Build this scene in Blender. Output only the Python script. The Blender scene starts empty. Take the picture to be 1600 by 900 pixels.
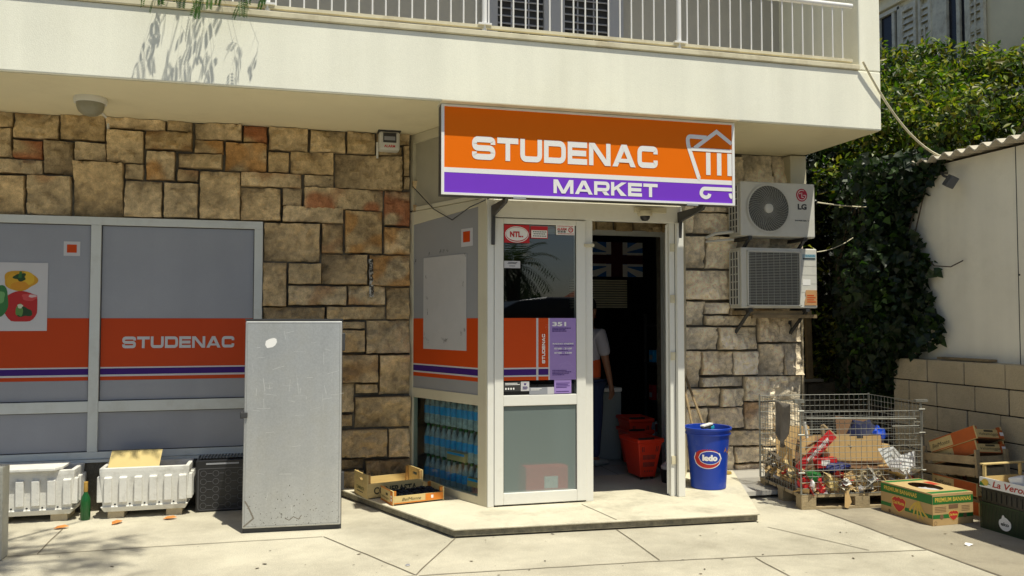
import bpy, bmesh, math, random
from mathutils import Vector, Matrix, noise, Euler
R = math.radians
PI = math.pi
scene = bpy.context.scene
col = scene.collection
rnd = random.Random(7)

# ------------------------------------------------------------------ materials
def mat(name, color, rough=0.6, metal=0.0, var=0.0, vscale=6.0, bump=0.0, bscale=40.0, attr=False,
        dirt=None, dscale=2.0, dlo=0.5, dhi=0.7, spec=0.5, stretch=None, sss=0.0, damt=0.6, fine=0.0, fscale=170, streak=0.0):
    m = bpy.data.materials.new(name); m.use_nodes = True
    nt = m.node_tree; N = nt.nodes; L = nt.links
    b = N['Principled BSDF']
    b.inputs['Roughness'].default_value = rough
    b.inputs['Metallic'].default_value = metal
    b.inputs['Specular IOR Level'].default_value = spec
    b.inputs['Base Color'].default_value = (*color, 1)
    tc = N.new('ShaderNodeTexCoord'); vec = tc.outputs['Object']
    if stretch:
        mp = N.new('ShaderNodeMapping'); mp.inputs['Scale'].default_value = stretch
        L.new(vec, mp.inputs['Vector']); vec = mp.outputs['Vector']
    cur = None
    if attr:
        a = N.new('ShaderNodeAttribute'); a.attribute_name = 'col'; cur = a.outputs['Color']
    if var > 0:
        n = N.new('ShaderNodeTexNoise'); n.inputs['Scale'].default_value = vscale
        n.inputs['Detail'].default_value = 8; n.inputs['Roughness'].default_value = 0.65
        L.new(vec, n.inputs['Vector'])
        mr = N.new('ShaderNodeMapRange'); mr.inputs[1].default_value = 0.3; mr.inputs[2].default_value = 0.7
        mr.inputs[3].default_value = 1 - var; mr.inputs[4].default_value = 1 + var * 0.6
        L.new(n.outputs['Fac'], mr.inputs[0])
        mx = N.new('ShaderNodeMix'); mx.data_type = 'RGBA'; mx.blend_type = 'MULTIPLY'; mx.inputs[0].default_value = 1
        if cur: L.new(cur, mx.inputs[6])
        else: mx.inputs[6].default_value = (*color, 1)
        L.new(mr.outputs[0], mx.inputs[7]); cur = mx.outputs[2]
    if dirt:
        n2 = N.new('ShaderNodeTexNoise'); n2.inputs['Scale'].default_value = dscale
        n2.inputs['Detail'].default_value = 10; n2.inputs['Roughness'].default_value = 0.7
        L.new(vec, n2.inputs['Vector'])
        m2 = N.new('ShaderNodeMapRange'); m2.inputs[1].default_value = dlo; m2.inputs[2].default_value = dhi
        m2.inputs[3].default_value = 0; m2.inputs[4].default_value = damt
        L.new(n2.outputs['Fac'], m2.inputs[0])
        mx = N.new('ShaderNodeMix'); mx.data_type = 'RGBA'
        L.new(m2.outputs[0], mx.inputs[0])
        if cur: L.new(cur, mx.inputs[6])
        else: mx.inputs[6].default_value = (*color, 1)
        mx.inputs[7].default_value = (*dirt, 1); cur = mx.outputs[2]
    for amt, sc_, st in ((fine, fscale, (1,1,1)), (streak, 2.2, (2.0,2.0,.10))):
        if amt > 0:
            mp = N.new('ShaderNodeMapping'); mp.inputs['Scale'].default_value = st; L.new(tc.outputs['Object'], mp.inputs['Vector'])
            n4 = N.new('ShaderNodeTexNoise'); n4.inputs['Scale'].default_value = sc_; n4.inputs['Detail'].default_value = 5; L.new(mp.outputs[0], n4.inputs['Vector'])
            m4 = N.new('ShaderNodeMapRange'); m4.inputs[1].default_value = .32; m4.inputs[2].default_value = .68; m4.inputs[3].default_value = 1-amt; m4.inputs[4].default_value = 1+amt*.7
            L.new(n4.outputs['Fac'], m4.inputs[0])
            mx = N.new('ShaderNodeMix'); mx.data_type = 'RGBA'; mx.blend_type = 'MULTIPLY'; mx.inputs[0].default_value = 1
            if cur: L.new(cur, mx.inputs[6])
            else: mx.inputs[6].default_value = (*color, 1)
            L.new(m4.outputs[0], mx.inputs[7]); cur = mx.outputs[2]
    if cur: L.new(cur, b.inputs['Base Color'])
    if bump > 0:
        n3 = N.new('ShaderNodeTexNoise'); n3.inputs['Scale'].default_value = bscale
        n3.inputs['Detail'].default_value = 6; n3.inputs['Roughness'].default_value = 0.6
        L.new(vec, n3.inputs['Vector'])
        bp = N.new('ShaderNodeBump'); bp.inputs['Strength'].default_value = bump
        bp.inputs['Distance'].default_value = 0.02
        L.new(n3.outputs['Fac'], bp.inputs['Height']); L.new(bp.outputs[0], b.inputs['Normal'])
    return m

def glass_mat(name, tint, ior=0.06, rough=0.0, diffuse=None, dmix=0.0):
    m = bpy.data.materials.new(name); m.use_nodes = True
    nt = m.node_tree; N = nt.nodes; L = nt.links
    N.remove(N['Principled BSDF']); out = N['Material Output']
    tr = N.new('ShaderNodeBsdfTransparent'); tr.inputs[0].default_value = (*tint, 1)
    gl = N.new('ShaderNodeBsdfGlossy'); gl.inputs['Roughness'].default_value = rough
    lw = N.new('ShaderNodeLayerWeight'); lw.inputs[0].default_value = 0.5
    pw = N.new('ShaderNodeMath'); pw.operation = 'POWER'; pw.inputs[1].default_value = 5; L.new(lw.outputs['Facing'], pw.inputs[0])
    fr = N.new('ShaderNodeMath'); fr.operation = 'MULTIPLY_ADD'; fr.inputs[1].default_value = 1-ior; fr.inputs[2].default_value = ior; L.new(pw.outputs[0], fr.inputs[0])
    base = tr.outputs[0]
    if diffuse:
        df = N.new('ShaderNodeBsdfDiffuse'); df.inputs[0].default_value = (*diffuse, 1)
        ms = N.new('ShaderNodeMixShader'); ms.inputs[0].default_value = dmix
        L.new(tr.outputs[0], ms.inputs[1]); L.new(df.outputs[0], ms.inputs[2]); base = ms.outputs[0]
    mx = N.new('ShaderNodeMixShader'); L.new(fr.outputs[0], mx.inputs[0])
    L.new(base, mx.inputs[1]); L.new(gl.outputs[0], mx.inputs[2]); L.new(mx.outputs[0], out.inputs[0])
    return m

def leaf_mat(name, gloss=0.45, tr=0.35):
    m = bpy.data.materials.new(name); m.use_nodes = True
    nt = m.node_tree; N = nt.nodes; L = nt.links
    b = N['Principled BSDF']; out = N['Material Output']
    a = N.new('ShaderNodeAttribute'); a.attribute_name = 'col'
    L.new(a.outputs['Color'], b.inputs['Base Color']); b.inputs['Roughness'].default_value = gloss
    t = N.new('ShaderNodeBsdfTranslucent')
    mm = N.new('ShaderNodeMix'); mm.data_type = 'RGBA'; mm.blend_type = 'MULTIPLY'; mm.inputs[0].default_value = 1
    L.new(a.outputs['Color'], mm.inputs[6]); mm.inputs[7].default_value = (1.6, 2.0, 0.6, 1)
    L.new(mm.outputs[2], t.inputs[0])
    mx = N.new('ShaderNodeMixShader'); mx.inputs[0].default_value = tr
    L.new(b.outputs[0], mx.inputs[1]); L.new(t.outputs[0], mx.inputs[2]); L.new(mx.outputs[0], out.inputs[0])
    return m

# ------------------------------------------------------------------ mesh builder
class MB:
    def __init__(s): s.v = []; s.f = []; s.c = []; s.cur = (1, 1, 1)
    def color(s, c): s.cur = c; return s
    def add(s, vs, fs):
        o = len(s.v)
        for p in vs: s.v.append(tuple(p)); s.c.append(s.cur)
        for f in fs: s.f.append(tuple(i + o for i in f))
        return s
    def box(s, x0, x1, y0, y1, z0, z1):
        vs = [(x0,y0,z0),(x1,y0,z0),(x1,y1,z0),(x0,y1,z0),(x0,y0,z1),(x1,y0,z1),(x1,y1,z1),(x0,y1,z1)]
        return s.add(vs, [(0,3,2,1),(4,5,6,7),(0,1,5,4),(1,2,6,5),(2,3,7,6),(3,0,4,7)])
    def obox(s, M, sx, sy, sz):
        vs = [M @ Vector((a*sx/2, b*sy/2, c*sz/2)) for c in (-1,1) for a,b in ((-1,-1),(1,-1),(1,1),(-1,1))]
        return s.add(vs, [(0,3,2,1),(4,5,6,7),(0,1,5,4),(1,2,6,5),(2,3,7,6),(3,0,4,7)])
    def bar(s, a, b, w, h, up=(0,0,1)):
        a = Vector(a); b = Vector(b); d = b - a; l = d.length; d.normalize()
        u = Vector(up); x = u.cross(d)
        if x.length < 1e-4: x = Vector((1,0,0)).cross(d)
        x.normalize(); z = d.cross(x)
        M = Matrix((( x.x, d.x, z.x, 0),(x.y, d.y, z.y, 0),(x.z, d.z, z.z, 0),(0,0,0,1)))
        M.translation = (a + b) / 2
        return s.obox(M, w, l, h)
    def tube(s, pts, r, n=8, cap=True):
        pts = [Vector(p) for p in pts]; rs = r if isinstance(r, (list, tuple)) else [r]*len(pts)
        rings = []; prev = None
        for i, p in enumerate(pts):
            d = (pts[min(i+1, len(pts)-1)] - pts[max(i-1, 0)])
            if d.length < 1e-9: d = Vector((0,0,1))
            d.normalize()
            if prev is None:
                x = d.orthogonal().normalized()
            else:
                x = prev - d * prev.dot(d)
                x = x.normalized() if x.length > 1e-6 else d.orthogonal().normalized()
            prev = x; y = d.cross(x)
            rings.append([p + (x*math.cos(2*PI*k/n) + y*math.sin(2*PI*k/n))*rs[i] for k in range(n)])
        vs = [q for rg in rings for q in rg]; fs = []
        for i in range(len(pts)-1):
            for k in range(n):
                fs.append((i*n+k, i*n+(k+1)%n, (i+1)*n+(k+1)%n, (i+1)*n+k))
        if cap: fs.append(tuple(range(n-1,-1,-1))); fs.append(tuple((len(pts)-1)*n+k for k in range(n)))
        return s.add(vs, fs)
    def lathe(s, prof, c=(0,0,0), n=32, ax=None, cap0=True, cap1=True):
        # prof: (radius, height); ax: function mapping local (x,y,z)->Vector
        f = ax or (lambda x,y,z: Vector((c[0]+x, c[1]+y, c[2]+z)))
        vs = []; fs = []
        for r, h in prof:
            for k in range(n): vs.append(f(r*math.cos(2*PI*k/n), r*math.sin(2*PI*k/n), h))
        for i in range(len(prof)-1):
            for k in range(n): fs.append((i*n+k, i*n+(k+1)%n, (i+1)*n+(k+1)%n, (i+1)*n+k))
        if cap0: fs.append(tuple(range(n-1,-1,-1)))
        if cap1: fs.append(tuple((len(prof)-1)*n+k for k in range(n)))
        return s.add(vs, fs)
    def poly(s, f, pts, c=0.0, th=0.0):
        n = len(pts)
        if th <= 0: return s.add([f(a,b,c) for a,b in pts], [tuple(range(n))])
        vs = [f(a,b,c) for a,b in pts] + [f(a,b,c+th) for a,b in pts]
        fs = [tuple(range(n-1,-1,-1)), tuple(range(n,2*n))] + [(i,(i+1)%n,n+(i+1)%n,n+i) for i in range(n)]
        return s.add(vs, fs)
    def plate(s, f, a0, a1, b0, b1, c0, c1):
        return s.poly(f, [(a0,b0),(a1,b0),(a1,b1),(a0,b1)], c0, c1-c0)
    def ribbon(s, f, pts, w, c=0.0, closed=False, seg=6):
        P = []
        n = len(pts)
        for i, p in enumerate(pts):
            r = p[2] if len(p) > 2 else 0
            q = Vector((p[0], p[1]))
            if r > 0 and (closed or 0 < i < n-1):
                a = Vector(pts[i-1][:2]); b = Vector(pts[(i+1)%n][:2])
                d1 = (a-q); d2 = (b-q); l1 = min(r, d1.length*0.5); l2 = min(r, d2.length*0.5)
                s0 = q + d1.normalized()*l1; s1 = q + d2.normalized()*l2
                for k in range(seg+1):
                    t = k/seg; P.append(s0*(1-t)**2 + q*2*t*(1-t) + s1*t*t)
            else: P.append(q)
        m = len(P); vs = []
        for i, p in enumerate(P):
            if closed: a = P[i-1]; b = P[(i+1)%m]
            else: a = P[max(i-1,0)]; b = P[min(i+1,m-1)]
            d1 = (p-a) if (p-a).length>1e-9 else (b-p); d2 = (b-p) if (b-p).length>1e-9 else (p-a)
            d1 = d1.normalized(); d2 = d2.normalized()
            n1 = Vector((-d1.y,d1.x)); n2 = Vector((-d2.y,d2.x)); nn = (n1+n2)
            nn = nn.normalized() if nn.length>1e-6 else n1
            k = w/2/max(0.35, nn.dot(n1))
            vs += [f(*(p+nn*k),c), f(*(p-nn*k),c)]
        fs = [(2*i,2*i+1,2*i+3,2*i+2) for i in range(m-1)]
        if closed: fs.append((2*m-2,2*m-1,1,0))
        return s.add(vs, fs)
    def mesh(s, name, smooth=None):
        me = bpy.data.meshes.new(name); me.from_pydata(s.v, [], s.f)
        if any(c != (1,1,1) for c in s.c):
            at = me.color_attributes.new('col', 'FLOAT_COLOR', 'POINT')
            buf = []
            for c in s.c: buf += [c[0], c[1], c[2], 1]
            at.data.foreach_set('color', buf)
        if smooth is not None:
            me.polygons.foreach_set('use_smooth', [True]*len(me.polygons))
            me.set_sharp_from_angle(angle=R(smooth))
        me.update()
        return me
    def build(s, name, m, parent=None, smooth=None, bev=0, w=False, seg=2, loc=None):
        o = bpy.data.objects.new(name, s.mesh(name, smooth)); col.objects.link(o)
        o.data.materials.append(m)
        if parent is not None:
            o.parent = parent
            if w:
                q = Vector((0,0,0)); p = parent
                while p is not None: q += p.location; p = p.parent
                o.location = -q
        if loc: o.location = loc
        if bev:
            b = o.modifiers.new('bevel', 'BEVEL'); b.width = bev; b.segments = seg; b.limit_method = 'ANGLE'; b.angle_limit = R(40)
        return o

def tag(o, label, cat, group=None, kind=None):
    if label: o['label'] = label
    if cat: o['category'] = cat
    if group: o['group'] = group
    if kind: o['kind'] = kind
    return o
def T(name, label, cat, loc=(0,0,0), rz=0, group=None, rx=0, ry=0):
    o = bpy.data.objects.new(name, None); o.empty_display_size = 0.1; col.objects.link(o)
    o.location = loc; o.rotation_euler = (rx, ry, rz)
    return tag(o, label, cat, group)
def struct(o): o['kind'] = 'structure'; return o
def kids(o): return [c for c in bpy.data.objects if c.parent == o]
def copy_tree(o, parent=None):
    c = o.copy(); col.objects.link(c); c.parent = parent
    for ch in kids(o): copy_tree(ch, c)
    return c

def plane(o, u, v, n):
    o = Vector(o); u = Vector(u).normalized(); v = Vector(v).normalized(); n = Vector(n).normalized()
    return lambda a, b, c=0.0: o + u*a + v*b + n*c
def front(Y): return plane((0,Y,0), (1,0,0), (0,0,1), (0,-1,0))     # a = X, b = Z, c towards the street

def text(s, f, a0, b0, w, h, m, parent=None, name='lettering', c=0.0, bold=0.0, wd=False, rot=False, shear=0.0, wpar=True):
    cu = bpy.data.curves.new('t', 'FONT'); cu.body = s; cu.offset = bold; cu.resolution_u = 3; cu.shear = shear
    o = bpy.data.objects.new('t', cu); col.objects.link(o)
    dg = bpy.context.evaluated_depsgraph_get(); dg.update()
    me = bpy.data.meshes.new_from_object(o.evaluated_get(dg))
    bpy.data.objects.remove(o); bpy.data.curves.remove(cu)
    xs = [v.co.x for v in me.vertices]; ys = [v.co.y for v in me.vertices]
    x0, x1, y0, y1 = min(xs), max(xs), min(ys), max(ys)
    mb = MB(); vs = []
    for v in me.vertices:
        p = (v.co.x-x0)/(x1-x0); q = (v.co.y-y0)/(y1-y0)
        if rot: vs.append(f(a0 + (1-q)*w, b0 + p*h, c))
        else: vs.append(f(a0 + p*w, b0 + q*h, c))
    mb.add(vs, [tuple(p.vertices) for p in me.polygons])
    bpy.data.meshes.remove(me)
    if m is None: return mb
    return mb.build(name, m, parent, w=wd)

# wide squared lettering drawn as strokes
def glyph(mb, f, ch, x, y, w, hh, t, c):
    h = t/2; r = t*0.85
    g = lambda a,b,cc=0.0: f(x+a*hh, y+b*hh, cc)
    W = w
    def rb(p, e=0, closed=False): mb.ribbon(g, p, t, c+e, closed)
    def pg(p, e=0): mb.poly(g, p, c+e)
    e1, e2 = 0.0006, 0.0012
    if ch == 'S': rb([(W-h,.66),(W-h,1-h,r),(h,1-h,r),(h,.5,r),(W-h,.5,r),(W-h,h,r),(h,h,r),(h,.34)])
    elif ch == 'T': rb([(0,1-h),(W,1-h)]); rb([(W/2,0),(W/2,1-t)])
    elif ch == 'U': rb([(h,1),(h,h,r),(W-h,h,r),(W-h,1)])
    elif ch == 'D': rb([(h,h),(W-h,h,r*1.2),(W-h,1-h,r*1.2),(h,1-h)], 0, True)
    elif ch == 'E':
        rb([(h,0),(h,1)]); rb([(t,h),(W,h)]); rb([(t,.5),(W*.95,.5)]); rb([(t,1-h),(W,1-h)])
    elif ch == 'N': rb([(h,0),(h,1)]); rb([(W-h,0),(W-h,1)]); pg([(0,1),(W-t*1.3,0),(W,0),(t*1.3,1)], e1)
    elif ch == 'A':
        pg([(0,0),(t*1.2,0),(W/2+t*.62,1),(W/2-t*.62,1)]); pg([(W,0),(W/2+t*.62,1),(W/2-t*.62,1),(W-t*1.2,0)], e1)
        pg([(W*.22,.19),(W*.78,.19),(W*.7,.36),(W*.3,.36)], e2)
    elif ch == 'C': rb([(W-h,.64),(W-h,1-h,r),(h,1-h,r),(h,h,r),(W-h,h,r),(W-h,.36)])
    elif ch == 'M':
        rb([(h,0),(h,1)]); rb([(W-h,0),(W-h,1)])
        pg([(0,1),(W/2-t*.55,0),(W/2+t*.55,0),(t*1.3,1)], e1); pg([(W,1),(W-t*1.3,1),(W/2-t*.55,0),(W/2+t*.55,0)], e2)
    elif ch == 'R':
        rb([(h,0),(h,1)]); rb([(t,1-h),(W-h,1-h,r),(W-h,.40,r),(t,.40)]); pg([(W*.48,.3),(W*.76,.3),(W,0),(W*.68,0)])
    elif ch == 'K':
        rb([(h,0),(h,1)]); pg([(t,.36),(W,1),(W*.66,1),(t,.62)]); pg([(t*1.4,.56),(W*.62,0),(W,0),(t*2.1,.66)], e1)
    return w
GW = dict(S=1.24,T=1.14,U=1.2,D=1.22,E=1.1,N=1.24,A=1.36,C=1.2,M=1.5,R=1.2,K=1.22)
def wide_text(s, f, a0, b0, w, h, m, parent, name='lettering', c=0.0, wd=True, rot=False, t=0.25):
    tot = sum(GW[k] for k in s) + 0.11*(len(s)-1)
    mb = MB()
    if rot: ff = lambda a,b,cc=0.0: f(a0 + w - b*w, b0 + a*h/tot, cc)
    else: ff = lambda a,b,cc=0.0: f(a0 + a*w/tot, b0 + b*h, cc)
    x = 0
    for k in s:
        glyph(mb, ff, k, x, 0, GW[k], 1.0, t, c); x += GW[k] + 0.11
    return mb.build(name, m, parent, w=wd)

def ellipse(cx, cy, rx, ry, n=28, a0=0, a1=2*PI):
    return [(cx+rx*math.cos(a0+(a1-a0)*i/n), cy+ry*math.sin(a0+(a1-a0)*i/n)) for i in range(n)]

# ------------------------------------------------------------------ palette
M_plaster = mat('plaster_cream', (0.95,0.935,0.80), 0.9, var=0.03, vscale=1.2, bump=0.10, bscale=110, dirt=(0.70,0.66,0.48), dscale=0.9, dlo=.5, dhi=.8, damt=.3, fine=.05, streak=.06)
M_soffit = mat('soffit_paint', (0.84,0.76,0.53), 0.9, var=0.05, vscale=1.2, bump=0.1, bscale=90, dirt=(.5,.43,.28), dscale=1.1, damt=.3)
M_ledge = mat('ledge_stone', (0.72,0.66,0.48), 0.8, var=0.15, vscale=5, dirt=(0.4,0.33,0.2), dscale=3)
M_balwall = mat('balcony_wall', (0.50,0.47,0.41), 0.9, var=0.05, bump=0.1)
M_stone = mat('stone', (0.4,0.33,0.22), 0.85, attr=True, var=0.30, vscale=20, bump=0.8, bscale=55, fine=.16, fscale=120)
def stone_mat():
    m = M_stone; nt = m.node_tree; N = nt.nodes; L = nt.links; b = N['Principled BSDF']
    tc = N.new('ShaderNodeTexCoord'); mp = N.new('ShaderNodeMapping'); mp.inputs['Scale'].default_value = (1,1,1.5); L.new(tc.outputs['Object'], mp.inputs[0])
    wn = N.new('ShaderNodeTexNoise'); wn.inputs['Scale'].default_value = 5; L.new(mp.outputs[0], wn.inputs['Vector'])
    mixv = N.new('ShaderNodeMix'); mixv.data_type = 'VECTOR'; mixv.inputs[0].default_value = .12; L.new(mp.outputs[0], mixv.inputs[4]); L.new(wn.outputs['Color'], mixv.inputs[5])
    n = N.new('ShaderNodeTexNoise'); n.noise_type = 'RIDGED_MULTIFRACTAL'; n.inputs['Scale'].default_value = 9; n.inputs['Detail'].default_value = 7; n.inputs['Roughness'].default_value = .55
    L.new(mixv.outputs[1], n.inputs['Vector'])
    cr = N.new('ShaderNodeMapRange'); cr.inputs[1].default_value = .55; cr.inputs[2].default_value = 1.55; cr.inputs[3].default_value = 1.22; cr.inputs[4].default_value = .45; L.new(n.outputs['Fac'], cr.inputs[0])
    src = b.inputs['Base Color'].links[0].from_socket
    mx = N.new('ShaderNodeMix'); mx.data_type = 'RGBA'; mx.blend_type = 'MULTIPLY'; mx.inputs[0].default_value = .9; L.new(src, mx.inputs[6]); L.new(cr.outputs[0], mx.inputs[7]); L.new(mx.outputs[2], b.inputs['Base Color'])
    bp = N.new('ShaderNodeBump'); bp.invert = True; bp.inputs['Strength'].default_value = .8; bp.inputs['Distance'].default_value = .025; L.new(n.outputs['Fac'], bp.inputs['Height'])
    L.new(b.inputs['Normal'].links[0].from_socket, bp.inputs['Normal']); L.new(bp.outputs[0], b.inputs['Normal'])
stone_mat()
M_mortar = mat('mortar', (0.15,0.135,0.105), 0.95, var=0.35, vscale=14, bump=0.6, bscale=80, fine=.25)
M_whiteframe = mat('white_frame_shade', (0.62,0.64,0.62), 0.4, var=0.04, dirt=(0.4,0.38,0.32), dscale=5, damt=.3)
M_frame = mat('frame_paint', (0.78,0.77,0.72), 0.35, var=0.03, dirt=(0.5,0.45,0.36), dscale=6, dlo=.55, dhi=.8, damt=.35)
M_beige = mat('beige_panel', (0.62,0.57,0.42), 0.5, var=0.04, dirt=(0.4,0.34,0.24), dscale=3, damt=.3)
M_film = mat('grey_film', (0.31,0.318,0.355), 0.28, var=0.06, vscale=2, bump=.03, bscale=4, fine=.03, streak=.03)
M_film2 = mat('grey_film_side', (0.30,0.30,0.305), 0.5, var=0.04, vscale=3)
M_or = mat('orange_film', (0.56,0.06,0.002), 0.5, var=0.04, vscale=3, spec=.25)
M_orwin = mat('orange_film_window', (0.50,0.050,0.002), 0.45, var=0.05, vscale=2, spec=.3)
M_orsign = mat('orange_sign', (0.88,0.175,0.002), 0.5, var=0.02, vscale=4, spec=.12)
M_pu = mat('purple_film', (0.045,0.009,0.16), 0.5, var=0.03, spec=.25)
M_pusign = mat('purple_sign', (0.20,0.05,0.62), 0.5, var=0.02, spec=.15)
M_lilac = mat('lilac_film', (0.33,0.22,0.55), 0.5, var=0.03)
M_lilac2 = mat('lilac_print', (0.55,0.45,0.72), 0.5)
M_white = mat('white_print', (0.86,0.85,0.84), 0.5, spec=.3)
M_greywhite = mat('greywhite_print', (0.55,0.54,0.56), 0.5)
M_whiteboard = mat('white_board', (0.50,0.485,0.475), 0.5, var=0.05, dirt=(0.3,0.3,0.3), dscale=9, dlo=.6, dhi=.8, damt=.4)
M_red = mat('red_print', (0.55,0.015,0.02), 0.5)
M_black = mat('black_plastic', (0.012,0.012,0.014), 0.4, var=0.2)
M_dark = mat('dark_metal', (0.06,0.06,0.062), 0.5, 0.3, var=0.2)
M_darkline = mat('dark_line', (0.02,0.018,0.015), 0.9)
M_steel = mat('galvanised', (0.53,0.535,0.53), 0.40, 0.5, var=0.16, vscale=3.0, bump=0.10, bscale=4, dirt=(0.37,0.35,0.29), dscale=3.0, dlo=.48, dhi=.75, damt=.55, fine=.08, fscale=90, streak=.10)
M_wire = mat('wire', (0.31,0.31,0.28), 0.5, 0.5, var=0.2, dirt=(0.14,0.11,0.08), dscale=20)
M_white_ac = mat('ac_white', (0.66,0.65,0.60), 0.45, var=0.04, dirt=(0.4,0.37,0.3), dscale=4, dlo=.5, dhi=.8, damt=.35)
M_grille = mat('ac_grille', (0.42,0.42,0.38), 0.5)
M_dgrey = mat('dark_grey', (0.035,0.035,0.035), 0.8)
M_glass = glass_mat('door_glass', (0.6,0.65,0.65), 0.13)
M_glass2 = glass_mat('bay_glass', (0.58,0.71,0.75), 0.06)
M_frost = glass_mat('frosted_film', (0.72,0.78,0.77), 0.03, 0.25, (0.30,0.37,0.36), 0.50)
M_pave = mat('pavement', (0.60,0.555,0.44), 0.9, var=0.16, vscale=1.6, bump=0.4, bscale=150, dirt=(0.30,0.27,0.205), dscale=.9, dlo=.44, dhi=.70, damt=.75, fine=.17, fscale=120)
M_alley = mat('alley_concrete', (0.38,0.335,0.25), 0.92, var=0.22, vscale=2.0, bump=0.5, bscale=110, dirt=(0.19,0.165,0.125), dscale=1.7, fine=.15, fscale=140)
M_step = mat('step_concrete', (0.68,0.63,0.49), 0.9, var=0.14, vscale=2.2, bump=0.35, bscale=120, dirt=(0.30,0.27,0.20), dscale=1.6, dlo=.49, dhi=.7, damt=.75, fine=.10, fscale=150)
M_stepedge = mat('step_edge', (0.32,0.29,0.21), 0.95, var=0.35, vscale=25, bump=0.8, bscale=120, dirt=(0.12,0.11,0.09), dscale=9, dlo=.45, dhi=.65, damt=.8)
M_road = mat('asphalt', (0.06,0.06,0.06), 0.9, var=0.2, vscale=4, bump=0.5, bscale=150)
M_joint = mat('joint', (0.21,0.18,0.13), 0.95, var=0.4, vscale=9)
M_planter = mat('white_concrete', (0.74,0.73,0.69), 0.75, var=0.08, vscale=6, bump=0.15, bscale=60, dirt=(0.36,0.34,0.29), dscale=7, dlo=.52, dhi=.72, damt=.6)
M_soil = mat('dry_soil', (0.30,0.24,0.14), 0.95, var=0.4, vscale=40, bump=0.8, bscale=70)
M_card = mat('cardboard', (0.52,0.345,0.15), 0.85, var=0.10, vscale=5, bump=0.08, bscale=30)
M_card2 = mat('cardboard_dark', (0.22,0.12,0.06), 0.85, var=0.15)
M_cardpale = mat('cardboard_pale', (0.60,0.47,0.20), 0.8, var=0.06)
M_pine = mat('pine_wood', (0.66,0.50,0.22), 0.65, var=0.14, vscale=4, stretch=(1,8,8))
M_pinedark = mat('pine_shaded', (0.50,0.30,0.10), 0.65, var=0.15, vscale=5)
M_orwood = mat('orange_wood', (0.58,0.20,0.02), 0.6, var=0.15)
M_orwood2 = mat('orange_print', (0.55,0.12,0.02), 0.6, var=0.2)
M_oldwood = mat('old_wood', (0.30,0.22,0.12), 0.9, var=0.35, vscale=8, bump=0.4, bscale=40)
M_palletwood = mat('pallet_wood', (0.40,0.31,0.18), 0.9, var=0.3, vscale=8, bump=0.3, bscale=40)
M_blue = mat('bucket_blue', (0.006,0.045,0.40), 0.38, var=0.08, vscale=5, dirt=(0.12,0.17,0.40), dscale=9, dlo=.56, dhi=.8, damt=.45)
M_bred = mat('basket_red', (0.72,0.04,0.015), 0.4, var=0.06)
M_green = mat('green_print', (0.02,0.17,0.035), 0.6, var=0.08)
M_yellow = mat('yellow_print', (0.75,0.52,0.08), 0.6)
M_bottle = mat('bottle_green', (0.01,0.09,0.02), 0.15)
M_cloth = mat('grey_cloth', (0.17,0.15,0.13), 0.95, var=0.3, vscale=12, bump=0.3, bscale=90)
M_bark = mat('bark', (0.10,0.075,0.05), 0.95, var=0.4, vscale=12, bump=0.8, bscale=30)
M_leaf = leaf_mat('leaf')
M_shedwall = mat('shed_wall', (0.88,0.84,0.72), 0.9, var=0.06, vscale=1.5, bump=0.12, bscale=50, dirt=(0.66,0.62,0.50), dscale=1.2, damt=.4, streak=.05)
M_block = mat('wall_block', (0.55,0.46,0.31), 0.92, var=0.2, vscale=5, bump=0.5, bscale=60, dirt=(0.30,0.24,0.16), dscale=2.5, fine=.14)
M_roofsheet = mat('fibre_cement', (0.52,0.47,0.38), 0.9, var=0.2, vscale=6)
M_house = mat('house_plaster', (0.90,0.80,0.56), 0.9, var=0.14, vscale=1.2, bump=0.15)
M_shutter = mat('old_shutter', (0.78,0.73,0.58), 0.8, var=0.2, vscale=9, dirt=(0.35,0.26,0.16), dscale=8, damt=.5)
M_louvre = mat('louvre_lilac', (0.42,0.42,0.45), 0.5, var=0.05)
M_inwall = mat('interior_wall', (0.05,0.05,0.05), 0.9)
M_tile = mat('floor_tile', (0.52,0.50,0.46), 0.3, var=0.06)
M_skin = mat('skin', (0.28,0.13,0.08), 0.5)
M_hair = mat('hair', (0.012,0.009,0.007), 0.6)
M_shirt = mat('shirt_white', (0.42,0.40,0.46), 0.85)
M_shirt2 = mat('shirt_orange', (0.62,0.09,0.02), 0.85)
M_jeans = mat('jeans', (0.02,0.035,0.10), 0.9, var=0.2)
M_waterlabel = mat('bottle_label', (0.02,0.42,0.85), 0.4, var=0.2, vscale=18)
M_water = mat('bottle_plastic', (0.48,0.56,0.55), 0.25, var=0.5, vscale=30)
M_trash = mat('scraps', (1,1,1), 0.85, attr=True, var=0.15, vscale=20)
M_paint = mat('attr_paint', (1,1,1), 0.55, attr=True)
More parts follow.
